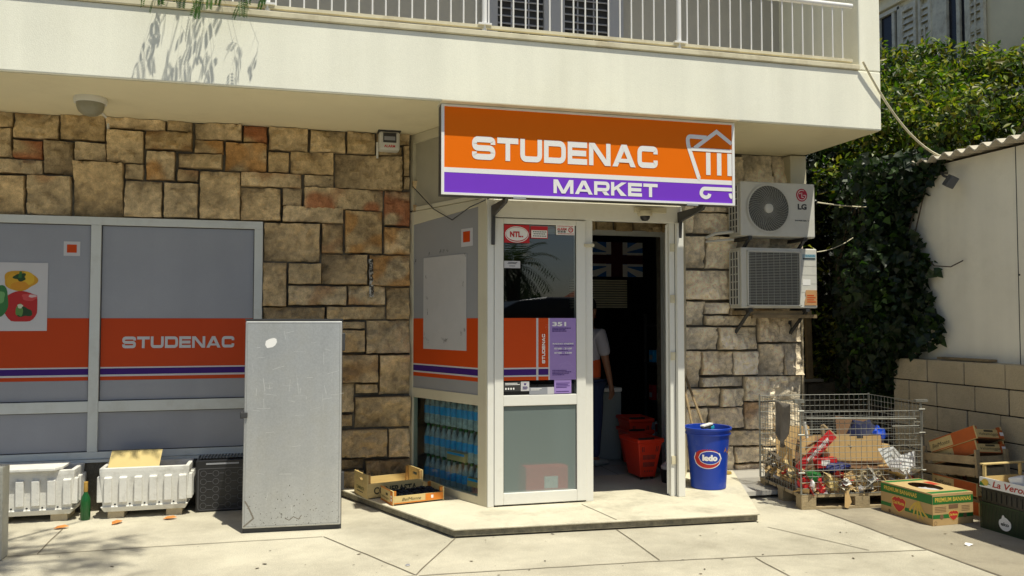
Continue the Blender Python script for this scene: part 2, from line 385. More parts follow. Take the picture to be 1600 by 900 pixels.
# ------------------------------------------------------------------ ground
g = MB(); g.add([(-60,-60,-.03),(60,-60,-.03),(60,60,-.03),(-60,60,-.03)], [(0,1,2,3)])
struct(g.build('ground', M_road))
def sheet(name, pts, z, m, depth=0.0):
    mb = MB(); f = lambda a,b,c=0.0: Vector((a,b,z+c))
    mb.poly(f, pts); o = mb.build(name, m); return struct(o)
sheet('pavement', [(-9,2.2),(4.262,2.2),(4.262,7.75),(-9,7.75)], 0.0, M_pave)
sheet('alley_floor', [(4.262,2.2),(16,2.2),(16,14),(4.9,14),(4.9,7.75),(4.262,7.75)], 0.0, M_alley)
mb = MB(); mb.box(-9,16,2.05,2.2,-.03,0.0)
struct(mb.build('kerb', M_step, bev=.01))
jf = lambda a,b,c=0.0: Vector((a,b,0.004+c))
jm = MB(); jr = random.Random(3)
def joint(a, b, w=0.009):
    n = max(3, int((Vector(a)-Vector(b)).length/0.12)); pts = []
    for i in range(n+1):
        t = i/n; pts.append((a[0]+(b[0]-a[0])*t+jr.uniform(-.004,.004), a[1]+(b[1]-a[1])*t+jr.uniform(-.004,.004)))
    jm.ribbon(jf, pts, w)
for a,b in [((.209,6.279),(.735,5.2)),((1.159,6.03),(.737,5.2)),((-9,5.33),(.72,5.185)),((.75,5.18),(2.207,5.094)),((2.207,5.094),(3.106,5.01)),((3.106,5.01),(4.25,4.855)),
            ((-1.045,6.308),(.20,6.279)),((-1.721,7.015),(-1.70,6.3)),((-1.7,6.3),(-1.05,6.308)),((2.381,5.95),(2.35,5.1)),((3.536,5.70),(3.861,4.95)),((-1.7,6.3),(-3.2,6.35)),
            ((.737,5.17),(.75,2.3)),((3.0,5.0),(2.95,2.3)),((-1.7,5.2),(-1.72,2.3))]:
    joint(a, b)
joint((4.268,7.6),(4.264,2.3), .02)
struct(jm.build('pavement_joints', M_joint))
# stains and little specks stay in the ground sheet's material; a few real bits of litter lie on it
spk = MB(); sr = random.Random(11)
for i in range(95):
    x = sr.uniform(-1.6,4.9); y = sr.uniform(4.4,6.0) if sr.random()<.8 else sr.uniform(3.8,6.8); s = sr.uniform(.003,.010); a = sr.uniform(0,PI)
    if -0.5 < x < .6 and y > 6.2: continue
    f = plane((x,y,0.0045),(math.cos(a),math.sin(a),0),(-math.sin(a),math.cos(a),0),(0,0,1))
    c = sr.choice([(.10,.08,.05),(.16,.13,.08),(.08,.07,.05),(.5,.48,.4)])
    spk.color(c); spk.poly(f, [(s*1.8*math.cos(k*PI/3)*sr.uniform(.6,1.2), s*math.sin(k*PI/3)*sr.uniform(.6,1.2)) for k in range(6)])
o = spk.build('ground_specks', M_trash); tag(o, 'tiny dark specks of dirt scattered over the pale pavement', 'dirt', kind='stuff')

# ------------------------------------------------------------------ step in front of the door
st = T('entrance_step', 'low concrete step with splayed ends under the glazed shop entrance', 'step', (2.3,6.6,0))
poly = [(1.133,5.99),(3.548,5.865),(4.33,7.66),(0.40,7.66)]
mb = MB(); mb.poly(lambda a,b,c=0.0: Vector((a,b,.012+c)), poly, 0.0, .046); mb.build('edge', M_stepedge, st, w=True, bev=.004)
cx, cy = 2.3, 6.7
big = [(cx+(x-cx)*1.008, cy+(y-cy)*1.02 if y<7 else y) for x,y in poly]
mb = MB(); mb.poly(lambda a,b,c=0.0: Vector((a,b,.058+c)), big, 0.0, .014); mb.build('slab', M_step, st, w=True, bev=.005)
mb = MB(); mb.ribbon(lambda a,b,c=0.0: Vector((a,b,.0745+c)), [(2.30,6.5),(2.345,6.2),(2.38,5.93)], .008); mb.build('crack', M_joint, st, w=True)

# ------------------------------------------------------------------ shop building
B = T('shop_building', 'two storey shop building with rough stone ground floor under a cream balcony', 'building', (2.0,7.7,0))
SOF = 3.35; FY = 6.42; XE = 5.215; LZ = 3.925
# backing walls
mb = MB()
mb.box(-6,1.03,7.70,7.95,0,SOF); mb.box(3.27+.38,XE-.012,7.70,7.95,0,SOF)
mb.box(1.03,3.65,7.70,7.95,2.50,SOF)
mb.box(XE-.25,XE-.012,7.95,13,0,SOF); mb.box(-6,-5.8,7.95,13,0,SOF); mb.box(-6,XE-.012,12.8,13.0,0,SOF)
mb.build('wall', M_mortar, B, w=True)
# rough ashlar facing: x0, x1, z0, z1 and a tone for each stone
STONES = [(-2.536,-2.323,3.209,3.347,'n'),(-2.532,-2.318,2.961,3.198,'n'),(-2.312,-1.977,3.122,3.345,'b'),(-1.962,-1.609,3.137,3.347,'n'),(-1.6,-1.128,3.25,3.347,'n'),(-1.596,-1.301,2.955,3.234,'n'),(-2.308,-2.091,2.962,3.108,'r'),(-2.079,-1.854,2.837,3.116,'n'),(-1.845,-1.6,2.958,3.118,'n'),(-2.551,-2.093,2.826,2.95,'n'),(-2.546,-2.213,2.485,2.807,'n'),(-2.204,-1.868,2.486,2.822,'n'),(-1.849,-1.463,2.487,2.95,'n'),(-1.451,-1.297,2.819,2.947,'n'),(-1.447,-1.149,2.487,2.805,'n'),(-1.283,-1.044,2.823,3.076,'o'),(-1.286,-0.905,3.091,3.254,'b'),(-1.117,-0.907,3.259,3.347,'n'),(-0.89,-0.492,3.198,3.347,'n'),(-0.476,-0.278,3.192,3.347,'r'),(-0.888,-0.642,3.079,3.194,'o'),(-1.023,-0.651,2.939,3.064,'n'),(-1.021,-0.853,2.815,2.917,'n'),(-1.133,-0.855,2.491,2.801,'n'),(-0.84,-0.501,2.49,2.918,'n'),(-0.63,-0.275,2.928,3.182,'o'),(-0.492,0.028,2.799,2.921,'n'),(-0.49,-0.149,2.489,2.784,'n'),(-0.261,0.081,3.138,3.347,'n'),(0.104,0.42,3.133,3.346,'n'),(0.432,0.695,3.136,3.346,'n'),(0.707,1.011,3.242,3.347,'n'),(0.707,0.94,3.132,3.228,'n'),(0.958,1.012,2.952,3.231,'n'),(0.959,1.013,2.825,2.94,'n'),(-0.258,-0.086,2.935,3.122,'n'),(-0.069,0.312,2.931,3.131,'n'),(0.33,0.941,2.811,3.128,'n'),(0.051,0.313,2.81,2.922,'n'),(-0.133,0.035,2.632,2.795,'n'),(0.053,0.763,2.618,2.808,'r'),(0.782,1.015,2.479,2.804,'r'),(-0.131,0.402,2.486,2.626,'n'),(0.421,0.759,2.221,2.612,'o'),(-0.289,0.198,2.132,2.474,'n'),(0.215,0.404,2.215,2.479,'n'),(0.778,1.016,2.215,2.467,'o'),(-0.296,-0.091,1.726,2.118,'n'),(-0.075,0.206,1.925,2.116,'n'),(0.217,0.626,1.929,2.205,'n'),(0.644,1.017,1.921,2.202,'o'),(-0.079,0.437,1.734,1.908,'n'),(0.454,0.787,1.736,1.913,'n'),(0.805,1.019,1.606,1.904,'n'),(-0.292,0.249,1.571,1.715,'d'),(0.26,0.793,1.606,1.718,'n'),(0.204,0.607,1.518,1.588,'n'),(0.206,0.608,1.302,1.506,'n'),(0.619,1.02,1.292,1.594,'n'),(0.208,0.726,1.027,1.284,'b'),(0.738,1.022,0.918,1.279,'n'),(0.524,0.727,0.924,1.012,'n'),(0.21,0.513,0.756,1.017,'n'),(0.525,1.024,0.615,0.897,'n'),(0.212,0.503,0.629,0.739,'n'),(0.214,0.818,0.345,0.6,'n'),(0.83,1.025,0.333,0.598,'n'),(0.216,0.604,0.24,0.332,'d'),(0.217,0.605,0.003,0.228,'d'),(0.622,1.027,0.0,0.32,'d'),(-0.29,-0.075,1.256,1.56,'n'),(-0.064,0.194,1.253,1.56,'n'),(-0.286,0.04,0.912,1.244,'n'),(0.051,0.197,0.907,1.241,'n'),(-0.282,-0.012,0.515,0.902,'n'),(-0.001,0.201,0.505,0.896,'n'),(-0.277,0.205,0.027,0.499,'n'),(3.814,3.929,2.493,2.916,'g'),(3.942,4.397,2.487,2.701,'g'),(3.824,4.055,2.132,2.462,'g'),(4.077,4.423,2.137,2.456,'g'),(3.821,4.493,1.811,2.109,'g'),(3.819,4.042,1.554,1.79,'g'),(4.057,4.313,1.659,1.778,'g'),(4.334,4.866,1.653,1.734,'g'),(4.889,5.196,1.654,1.735,'g'),(4.056,4.653,1.547,1.64,'g'),(4.674,5.193,1.371,1.634,'g'),(3.817,4.192,1.299,1.528,'g'),(4.207,4.658,1.295,1.52,'g'),(3.814,3.993,0.915,1.28,'g'),(4.008,4.365,1.034,1.277,'g'),(4.387,4.662,1.028,1.274,'g'),(4.678,4.95,1.023,1.351,'g'),(4.965,5.188,1.019,1.35,'g'),(4.006,4.488,0.915,1.013,'g'),(4.502,5.183,0.755,1.009,'g'),(3.811,4.222,0.717,0.9,'g'),(4.236,4.486,0.708,0.892,'g'),(3.809,4.082,0.498,0.7,'g'),(4.096,4.484,0.487,0.697,'g'),(4.506,4.813,0.468,0.747,'g'),(4.828,5.179,0.457,0.738,'g'),(3.808,4.254,0.32,0.476,'g'),(4.268,4.697,0.303,0.461,'g'),(4.712,5.175,0.285,0.445,'g'),(4.376,4.695,0.13,0.287,'g'),(3.806,4.361,0.065,0.305,'g'),(4.71,5.172,0.112,0.272,'g'),(4.374,4.768,0.0,0.115,'g'),(4.783,5.17,0.0,0.097,'g'),(3.804,4.359,0.0,0.052,'g'),(3.944,4.429,2.714,2.921,'g'),(3.832,3.933,2.929,3.294,'g'),(3.947,4.508,2.936,3.312,'g'),(4.522,4.848,2.948,3.335,'g'),(4.863,5.203,2.962,3.347,'g'),(4.44,4.802,2.136,2.925,'g'),(4.819,5.203,2.517,2.94,'g'),(4.814,5.203,2.142,2.496,'g'),(4.508,5.2,1.755,2.12,'g')]
# rough ashlar facing
def stones(want):
    xs = [-3.37+.1023*i for i in range(31)][:30] + [-.30+.1023*i for i in range(14)] 
    xs = [-.30-.1023*(30-i) for i in range(30)] + [-.30+.1023*i for i in range(13)] + [1.03+.1018*i for i in range(22)] + [3.27+.1024*i for i in range(20)]
    zs = [.43/4*i for i in range(4)] + [.43+2.05/20*i for i in range(20)] + [2.48+.87/8*i for i in range(9)]
    nx, nz = len(xs)-1, len(zs)-1
    occ = [[False]*nz for _ in range(nx)]
    for i in range(nx):
        for k in range(nz):
            xc = (xs[i]+xs[i+1])/2; zc = (zs[k]+zs[k+1])/2
            if xc < -.30 and .43 < zc < 2.48: occ[i][k] = True
            if 1.03 < xc < 3.27 and (zc < 2.48 or zc > 2.92): occ[i][k] = True
            if xc > 3.78 or -2.47 < xc < 1.03 or (xc > 3.2 and zc < 2.48): occ[i][k] = True
    r = random.Random(21); rects = []; vj = [dict() for _ in range(nx+1)]
    order = [(i,k) for k in range(nz-1,-1,-1) for i in range(nx)]
    for i,k in order:
        if occ[i][k]: continue
        right = xs[i] > 3.2
        best = None
        for tr in range(24):
            if right: w = r.choice([3,4,4,5,5,3,6]); h = r.choice([2,2,3,3,1,2])
            else: w = r.choice([2,3,4,4,5,5,6,6]); h = r.choice([1,2,2,2,3,3,4])
            if h >= 4 and w >= 5: continue
            if h > w or (w == 2 and h > 2 and r.random()<.6): continue
            if w >= 5 and h < 2 and r.random()<.4: continue
            if i > 0 and vj[i].get(k,False) and tr < 9 and False: continue
            if i+w > nx or k-h+1 < 0: continue
            if (xs[i] < 3.27-.001) and xs[i+w] > 3.28 or (xs[i] < 1.03-.001 and xs[i+w] > 1.04): continue
            if all(not occ[a][b] for a in range(i,i+w) for b in range(k-h+1,k+1)):
                # avoid leaving one-cell slivers to the right
                if i+w < nx and not occ[i+w][k] and (i+w+1 >= nx or occ[i+w+1][k]): continue
                up = k+1 < nz and vj[i+w].get(k+1,False)
                if up and tr < 17: continue
                best = (w,h); break
        if best is None:
            w = 1
            while w < 4 and i+w < nx and not occ[i+w][k] and not (abs(xs[i+w]-1.03)<.01 or abs(xs[i+w]-3.27)<.01): w += 1
            h = 1
            while h < 2 and k-h >= 0 and all(not occ[a][k-h] for a in range(i,i+w)): h += 1
            best = (w,h)
        w,h = best
        for a in range(i,i+w):
            for b in range(k-h+1,k+1): occ[a][b] = True
        rects.append((xs[i],xs[i+w],zs[k-h+1],zs[k+1]))
        for b in range(k-h+1,k+1): vj[i+w][b] = True; vj[i][b] = True
    rects = [(q[0]+.011,q[1]-.011,q[2]+.011,q[3]-.011,'n') for q in rects] + STONES
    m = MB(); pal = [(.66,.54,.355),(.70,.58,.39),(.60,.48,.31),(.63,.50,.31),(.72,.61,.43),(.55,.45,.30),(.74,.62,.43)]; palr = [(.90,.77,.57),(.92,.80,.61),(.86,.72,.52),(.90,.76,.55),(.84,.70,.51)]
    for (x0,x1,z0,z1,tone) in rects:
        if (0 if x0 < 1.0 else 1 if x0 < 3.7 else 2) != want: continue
        g = -.003
        x0 -= .0045; x1 += .0045; z0 -= .0045; z1 += .0045; z1 = min(z1,3.348)
        x0 += r.uniform(-.002,.006); x1 -= r.uniform(-.002,.006); z0 += r.uniform(-.002,.006); z1 -= r.uniform(-.002,.006)
        right = tone == 'g'
        step = .019 if x0 > -2.7 and not (1.03<x0<3.2) else .05
        nX = max(4,int((x1-x0)/step)); nZ = max(4,int((z1-z0)/step)); seed = Vector((r.uniform(0,99),r.uniform(0,99),r.uniform(0,99)))
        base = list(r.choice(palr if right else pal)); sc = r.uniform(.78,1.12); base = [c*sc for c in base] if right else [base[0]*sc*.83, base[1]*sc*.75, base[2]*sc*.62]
        if right: 
            pass
        rust = tone in 'rob' or r.random() < (.06 if right else .12); rc = dict(r=(.38,.11,.035),o=(.50,.25,.07),b=(.32,.19,.08)).get(tone) or r.choice([(.46,.24,.10),(.50,.31,.12)])
        if tone == 'd': base = [q*.6 for q in base]
        tx, tz = r.uniform(-.03,.03), r.uniform(-.04,.04); dp = r.uniform(.022,.042); idx = {}; vs = []; cs = []
        E_ = .007; gx = [x0]+[x0+E_+(x1-x0-2*E_)*a/(nX-2) for a in range(nX-1)]+[x1]; gz = [z0]+[z0+E_+(z1-z0-2*E_)*b/(nZ-2) for b in range(nZ-1)]+[z1]
        for a in range(nX+1):
            for b in range(nZ+1):
                x = gx[a]; z = gz[b]
                p = Vector((x,z,0))*1.0+seed
                ed = min(x-x0, x1-x, z-z0, z1-z)
                jag = noise.noise(p*38)*.006
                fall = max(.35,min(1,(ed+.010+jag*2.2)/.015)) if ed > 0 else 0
                v1 = noise.noise(p*5.5); v2 = abs(noise.noise(p*11+Vector((3,1,7)))); v3 = noise.noise(p*34); 
                d = noise.voronoi(p*7.5)[0]; fac = min(d[1]-d[0],.5)
                hgt = dp + v1*.016 + (.35-v2)*.040 + fac*.050 + v3*.007 + tx*(x-(x0+x1)/2)/.15 + tz*(z-(z0+z1)/2)/.15
                if ed <= 0: hgt = 0; fall = 0
                y = 7.699 - max(.0,hgt)*fall - .003*(ed>0)
                jx = noise.noise(p*14)*.0065
                vs.append((x+jx, y, z+jx*.8))
                tn = max(.5,min(1.25,.98+6.5*(hgt-dp-.010)+.25*v1)); c = [q*(tn+.22*v3) for q in base]  # relief shading put into the colour: hollows darker, high spots lighter
                if rust:
                    k = max(0,min(1,(noise.noise(p*6+Vector((5,5,5)))+(.12 if tone in 'rob' else -.02))*3.2))*(.8 if tone in 'rob' else .6)
                    c = [c[j]*(1-k)+rc[j]*k for j in range(3)]
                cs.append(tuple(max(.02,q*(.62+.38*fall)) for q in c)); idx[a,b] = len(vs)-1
        o = len(m.v); m.v += vs; m.c += cs
        for a in range(nX):
            for b in range(nZ):
                m.f.append((o+idx[a,b],o+idx[a+1,b],o+idx[a+1,b+1],o+idx[a,b+1]))
    return m
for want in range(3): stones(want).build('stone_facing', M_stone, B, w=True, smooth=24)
# white-washed stone quoins turning the right-hand corner
mb = MB(); mb.box(XE-.012,XE+.01,7.69,9.2,0,SOF-.01); mb.build('side_wall', M_block, B, w=True)

# balcony: slab with deep parapet, pier at the right-hand end
mb = MB(); mb.box(-6,XE,FY,7.95,SOF,LZ-.03); mb.box(4.985,XE,FY,7.95,LZ-.03,6.0); mb.build('balcony_parapet', M_plaster, B, w=True, bev=.012)
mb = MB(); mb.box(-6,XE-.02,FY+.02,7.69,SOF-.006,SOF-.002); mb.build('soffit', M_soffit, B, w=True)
mb = MB(); mb.box(-6,4.98,FY-.018,FY+.30,LZ-.028,LZ+.018); mb.build('ledge', M_ledge, B, w=True, bev=.006)
mb = MB(); mb.box(-6,4.985,7.70,7.9,LZ-.03,6.3); mb.build('upper_wall', M_balwall, B, w=True)
mb = MB(); mb.box(-6,XE+.02,FY+.05,13,6.05,6.3); mb.build('upper_slab', M_plaster, B, w=True)
mb = MB(); mb.box(-6,4.98,FY+.30,7.69,LZ-.029,LZ-.02); mb.build('balcony_floor', M_balwall, B, w=True)
# balcony railing
rail = MB(); rail.box(-6,4.93,FY+.015,FY+.055,LZ+.05,LZ+.075)
rl = rail.build('railing', M_ledge, B, w=True)
rail = MB(); rail.tube([(-6,FY+.035,4.50),(4.94,FY+.035,4.50)], .024, 10)
q = rail.build('handrail', M_white, rl, smooth=40)
for i, px_ in enumerate((-1.99,-.24,1.457,3.19)):
    pm = MB(); pm.tube([(px_,FY+.034,LZ+.018),(px_,FY+.034,4.49)], .021, 10); pm.box(px_-.055,px_+.055,FY-.005,FY+.075,LZ+.074,LZ+.088); pm.build('post', M_white, rl, smooth=40)
bm0 = MB(); bm0.tube([(0,FY+.035,LZ+.07),(0,FY+.035,4.49)], .007, 6); proto = bm0.build('baluster', M_white, rl, smooth=40)
proto.location.x += -2.06
x = -2.06; n = 0
posts = (-1.99,-.24,1.457,3.19)
while True:
    x += .1045
    if x > 4.87: break
    if any(abs(x-p) < .035 for p in posts): continue
    c = proto.copy(); col.objects.link(c); c.parent = rl; c.location = (x,0,0)
proto.location = (-2.06,0,0)
# balcony door with louvred shutters
f = front(7.695)
mb = MB()
for a0,a1 in ((1.72,1.86),(2.33,2.545),(3.01,3.17)): mb.plate(f,a0,a1,LZ,6.05,0,.05)
mb.plate(f,1.86,3.01,5.95,6.05,0,.05)
bd = mb.build('balcony_door', M_louvre, B, w=True, bev=.004)
for a0,a1 in ((1.86,2.33),(2.545,3.01)):
    mb = MB(); mb.plate(f,a0,a1,LZ,5.95,.001,.006); mb.build('opening', M_dgrey, bd)
    mb = MB(); z = LZ+.05
    while z < 5.9:
        mb.bar(f(a0,z,.018), f(a1,z,.018), .035, .007, up=(0,-.6,.8)); z += .075
    mb.plate(f,a0+.14,a0+.155,LZ,5.95,.008,.014); mb.plate(f,a1-.155,a1-.14,LZ,5.95,.008,.014)
    mb.build('louvre', M_louvre, bd)

# shop window left of the entrance: film panels in a white frame
f = front(7.66)
mb = MB()
mb.plate(f,-4.1,-.30,2.41,2.478,-.04,.03); mb.plate(f,-4.1,-.30,.43,.488,-.04,.03)
for a0,a1 in ((-4.1,-4.03),(-2.945,-2.865),(-1.698,-1.618),(-.372,-.30)): mb.plate(f,a0,a1,.488,2.41,-.04,.03)
for a0,a1 in ((-4.03,-2.945),(-2.865,-1.698),(-1.618,-.372)): mb.plate(f,a0,a1,.822,.914,-.04,.028)
win = mb.build('window', M_whiteframe, B, w=True, bev=.004)
mb = MB(); mb.box(-4.15,-.29,7.60,7.69,.405,.428); mb.build('sill', M_whiteframe, win)
mb = MB(); mb.box(-4.1,-.30,7.62,7.70,.0,.40); mb.build('plinth', M_mortar, win)
tcl = MB()
for a0,a1 in ((-4.03,-2.945),(-2.865,-1.698),(-1.618,-.372)):
    mb = MB(); mb.plate(f,a0,a1,.914,2.41,-.02,0); p = mb.build('pane', M_film, win)
    mb = MB(); mb.plate(f,a0,a1,.488,.822,-.02,0); mb.build('lower_pane', M_film, win)
    mb = MB()
    for (c0,c1,d0,d1) in ((a0,a0+.006,.914,2.41),(a1-.006,a1,.914,2.41),(a0,a1,2.404,2.41),(a0,a1,.914,.92),(a0,a1,.816,.822),(a0,a1,.488,.494)): mb.plate(f,c0,c1,d0,d1,.006,.008)
    mb.build('seal', M_darkline, win)
    for z0,z1,m,nm in ((1.20,1.615,M_orwin,'orange_band'),(1.188,1.20,M_greywhite,'white_line'),(1.136,1.188,M_pu,'purple_band'),(1.120,1.136,M_greywhite,'white_line'),(1.088,1.120,M_orwin,'orange_line')):
        mb = MB(); mb.plate(f,a0+.006,a1-.006,z0,z1,0,.002); mb.build(nm, m, win)
wide_text('STUDENAC', f, -1.443, 1.358, .91, .10, M_greywhite, win, c=.004, wd=False)
mb = MB(); mb.plate(f,-1.912,-1.786,2.143,2.265,0,.002); mb.build('square_sticker', M_greywhite, win)
mb = MB(); mb.plate(f,-1.887,-1.812,2.170,2.239,.002,.004); mb.build('square_sticker_centre', M_or, win)
mb = MB(); mb.plate(f,-2.62,-2.027,1.509,2.079,.002,.004); mb.build('vegetable_poster', M_greywhite, win)
# peppers printed on the poster
pm = MB()
ff = lambda a,b,c=0.0: f(a,b,.0045+c)
def blob(cx,cy,rx,ry,c,z,jag=.06,clipx=None,seed=0):
    pts = []; r_ = random.Random(seed)
    for k in range(30):
        t = 2*PI*k/30; s = 1+jag*math.sin(3*t+seed)+jag*.6*math.sin(5*t+2*seed)
        x_, y_ = cx+rx*s*math.cos(t), cy+ry*s*math.sin(t)
        if clipx: x_ = min(x_, clipx)
        pts.append((x_, max(y_,1.587)))
    pm.color(c); pm.poly(ff, pts, z)
blob(-2.235,1.93,.125,.085,(.55,.28,.01),0,.07,None,1); blob(-2.18,1.945,.05,.06,(.66,.40,.02),.0003,.05,None,2); blob(-2.29,1.925,.045,.06,(.60,.32,.015),.0004,.05,None,3)
blob(-2.235,1.885,.07,.035,(.58,.25,.01),.0005,.05,None,4); blob(-2.235,1.957,.045,.032,(.01,.05,.006),.0006,.2,None,5)
pm.color((.03,.13,.02)); pm.poly(ff,[(-2.25,1.95),(-2.225,1.95),(-2.222,2.005),(-2.24,2.007)],.0009)
blob(-2.225,1.71,.14,.135,(.42,.012,.012),.001,.04,-2.102,6); blob(-2.16,1.79,.06,.03,(.55,.06,.06),.0013,.1,-2.104,7); blob(-2.14,1.80,.03,.012,(.62,.45,.45),.0015,.1,-2.106,8)
blob(-2.20,1.665,.06,.04,(.008,.05,.012),.0016,.15,None,9); blob(-2.235,1.68,.028,.05,(.10,.24,.05),.0018,.12,None,10); blob(-2.23,1.715,.02,.018,(.55,.6,.45),.002,.12,None,13)
blob(-2.39,1.76,.075,.13,(.03,.16,.04),.0021,.06,None,11); blob(-2.375,1.79,.03,.05,(.15,.35,.12),.0023,.1,None,12); blob(-2.46,1.65,.07,.06,(.42,.012,.012),.0024,.06,None,14)
pm.build('pepper_print', M_paint, win)
# ------------------------------------------------------------------ entrance bay (parts of the building)
bY = 6.6
f = front(bY)
fside = fs = plane((1.03,7.7,0), (.493,-1.1,0), (0,0,1), (-1.1,-.493,0)); SL = 1.2054
fr = MB()
fr.plate(f,1.518,1.572,.072,2.60,-.06,.012)             # corner post
fr.plate(f,2.374,2.44,.072,2.452,-.06,.002)              # middle post
fr.plate(f,3.155,3.205,.072,2.452,-.06,.0)
fr.plate(f,1.572,3.27,2.452,2.60,-.06,.01)              # header
fr.plate(f,1.572,2.374,2.60,2.61,-.05,.0)
fb = fr.build('bay_frame', M_frame, B, w=True, bev=.004)
mb = MB(); mb.plate(f,3.206,3.27,.072,2.451,-.045,.045); mb.build('bay_post', M_frame, B, w=True, bev=.004)
mb = MB(); mb.plate(f,1.53,3.27,2.602,SOF-.008,-.05,-.01); mb.build('fascia_panel', M_beige, B, w=True)
mb = MB(); mb.poly(lambda a,b,c=0.0: Vector((a,b,.072+c)), [(3.235,6.65),(3.268,6.65),(3.86,7.69),(3.82,7.69)], 0, SOF-.085); mb.build('bay_return_panel', M_beige, B, w=True)
mb = MB(); mb.plate(f,3.205,3.214,.08,2.44,-.004,.004); mb.build('seal', M_darkline, B, w=True)
# side panel of the bay
sf = MB()
sf.plate(fs,0,.058,.072,2.53,-.05,.01); sf.plate(fs,1.08,SL-.006,.072,2.612,-.05,.01)
sf.plate(fs,.058,1.08,.888,.975,-.05,.008); sf.plate(fs,.058,1.08,.072,.14,-.05,.008)
sf.poly(fs,[(.058,2.49),(1.08,2.555),(1.08,2.612),(.058,2.612)],-.05,.058); sf.plate(fs,0,.058,2.53,2.612,-.05,.01)
sp = sf.build('side_panel', M_beige, B, w=True, bev=.003)
mb = MB(); mb.poly(fs,[(.058,.975),(1.08,.975),(1.08,2.555),(.058,2.49)],-.02,.02); mb.build('film_pane', M_film2, sp)
mb = MB(); mb.poly(fs,[(.058,.14),(1.08,.14),(1.08,.888),(.058,.888)],-.008); mb.build('lower_glass', M_glass2, sp)
for z0,z1,m,nm in ((1.20,1.615,M_or,'orange_band'),(1.187,1.20,M_greywhite,'white_line'),(1.134,1.187,M_pu,'purple_band'),(1.12,1.134,M_greywhite,'white_line'),(1.085,1.12,M_or,'orange_line')):
    mb = MB(); mb.plate(fs,.06,1.078,z0,z1,0,.002); mb.build(nm, m, sp)
mb = MB(); mb.plate(fs,.235,.908,1.338,2.167,.0025,.006); wb = mb.build('blank_board', M_whiteboard, sp)
mb = MB(); sr2 = random.Random(5)
for (a,b) in ((.27,1.97),(.30,1.80),(.31,1.66),(.26,1.44),(.31,1.41),(.84,1.46),(.88,1.49),(.87,1.90),(.885,2.14),(.56,1.41),(.59,1.40),(.61,1.42),(.33,2.185),(.52,2.19),(.56,2.19),(.62,2.195),(.10,2.13),(.10,2.15)):
    for k in range(3):
        a_ = a+sr2.uniform(-.015,.015); b_ = b+sr2.uniform(-.02,.02)
        mb.ribbon(fs,[(a_,b_),(a_+sr2.uniform(-.01,.01),b_+sr2.uniform(.01,.03))],.003,.0075)
mb.build('glue_marks', M_darkline, sp)
mb = MB(); mb.plate(fs,.826,.995,2.229,2.383,.001,.003); mb.build('square_sticker', M_greywhite, sp)
mb = MB(); mb.plate(fs,.857,.956,2.266,2.358,.003,.005); mb.build('square_sticker_centre', M_or, sp)
mb = MB(); mb.plate(fs,0,SL,2.616,SOF-.01,-.05,-.02); up = mb.build('upper_side_panel', mat('upper_panel',(.40,.37,.28),.6,var=.06), B, w=True)
mb = MB(); mb.plate(fs,0,.05,2.63,SOF-.01,-.03,.005); mb.plate(fs,.05,SL,3.26,SOF-.01,-.03,.005); mb.plate(fs,.12,1.1,2.616,2.65,-.02,.02); mb.build('upper_frame', M_beige, up)
# left door leaf
dl = MB()
dl.plate(f,1.575,1.652,.085,2.445,-.05,.02); dl.plate(f,2.288,2.371,.085,2.445,-.05,.02)
dl.plate(f,1.652,2.288,2.40,2.445,-.05,.019); dl.plate(f,1.652,2.288,.89,.978,-.05,.019); dl.plate(f,1.652,2.288,.085,.18,-.05,.019)
door = dl.build('door', M_frame, B, w=True, bev=.005)
df = front(6.585)
mb = MB(); mb.poly(df,[(1.652,.978),(2.288,.978),(2.288,2.40),(1.652,2.40)],-.012); mb.build('upper_glass', M_glass, door)
mb = MB(); mb.poly(df,[(1.652,.18),(2.288,.18),(2.288,.89),(1.652,.89)],-.012); mb.build('lower_glass', M_frost, door)
mb = MB(); mb.plate(f,1.572,2.374,.074,.083,-.04,.0); mb.build('threshold_gap', M_darkline, door)
mb = MB()
for a0,a1,b0,b1 in ((1.652,1.657,.18,.89),(2.283,2.288,.18,.89),(1.652,2.288,.885,.89),(1.652,1.656,.978,2.40),(2.284,2.288,.978,2.40),(1.652,2.288,2.394,2.40)): mb.plate(df,a0,a1,b0,b1,-.010,-.006)
mb.build('seal', M_dgrey, door)
mb = MB(); mb.plate(f,2.355,2.445,2.222,2.247,.021,.032); mb.build('latch', M_ledge, door)
D = lambda a0,a1,b0,b1,m,nm,c=0.0,th=.002: MB().plate(df,a0,a1,b0,b1,c,c+th).build(nm,m,door)
D(1.654,1.933,1.205,1.616,M_or,'orange_film'); D(1.951,2.039,1.205,1.616,M_or,'orange_film')
D(1.933,1.951,1.10,1.616,M_greywhite,'white_line'); D(2.039,2.05,1.10,1.616,M_greywhite,'white_line')
for a0,a1 in ((1.654,1.933),(1.951,2.039)):
    D(a0,a1,1.193,1.205,M_greywhite,'white_line'); D(a0,a1,1.142,1.193,M_pu,'purple_band'); D(a0,a1,1.13,1.142,M_greywhite,'white_line'); D(a0,a1,1.10,1.13,M_or,'orange_line')
D(2.05,2.283,1.10,1.616,M_lilac,'hours_sticker')
wide_text('STUDENAC', df, 1.983, 1.238, .026, .245, M_white, door, c=.004, wd=False, rot=True)
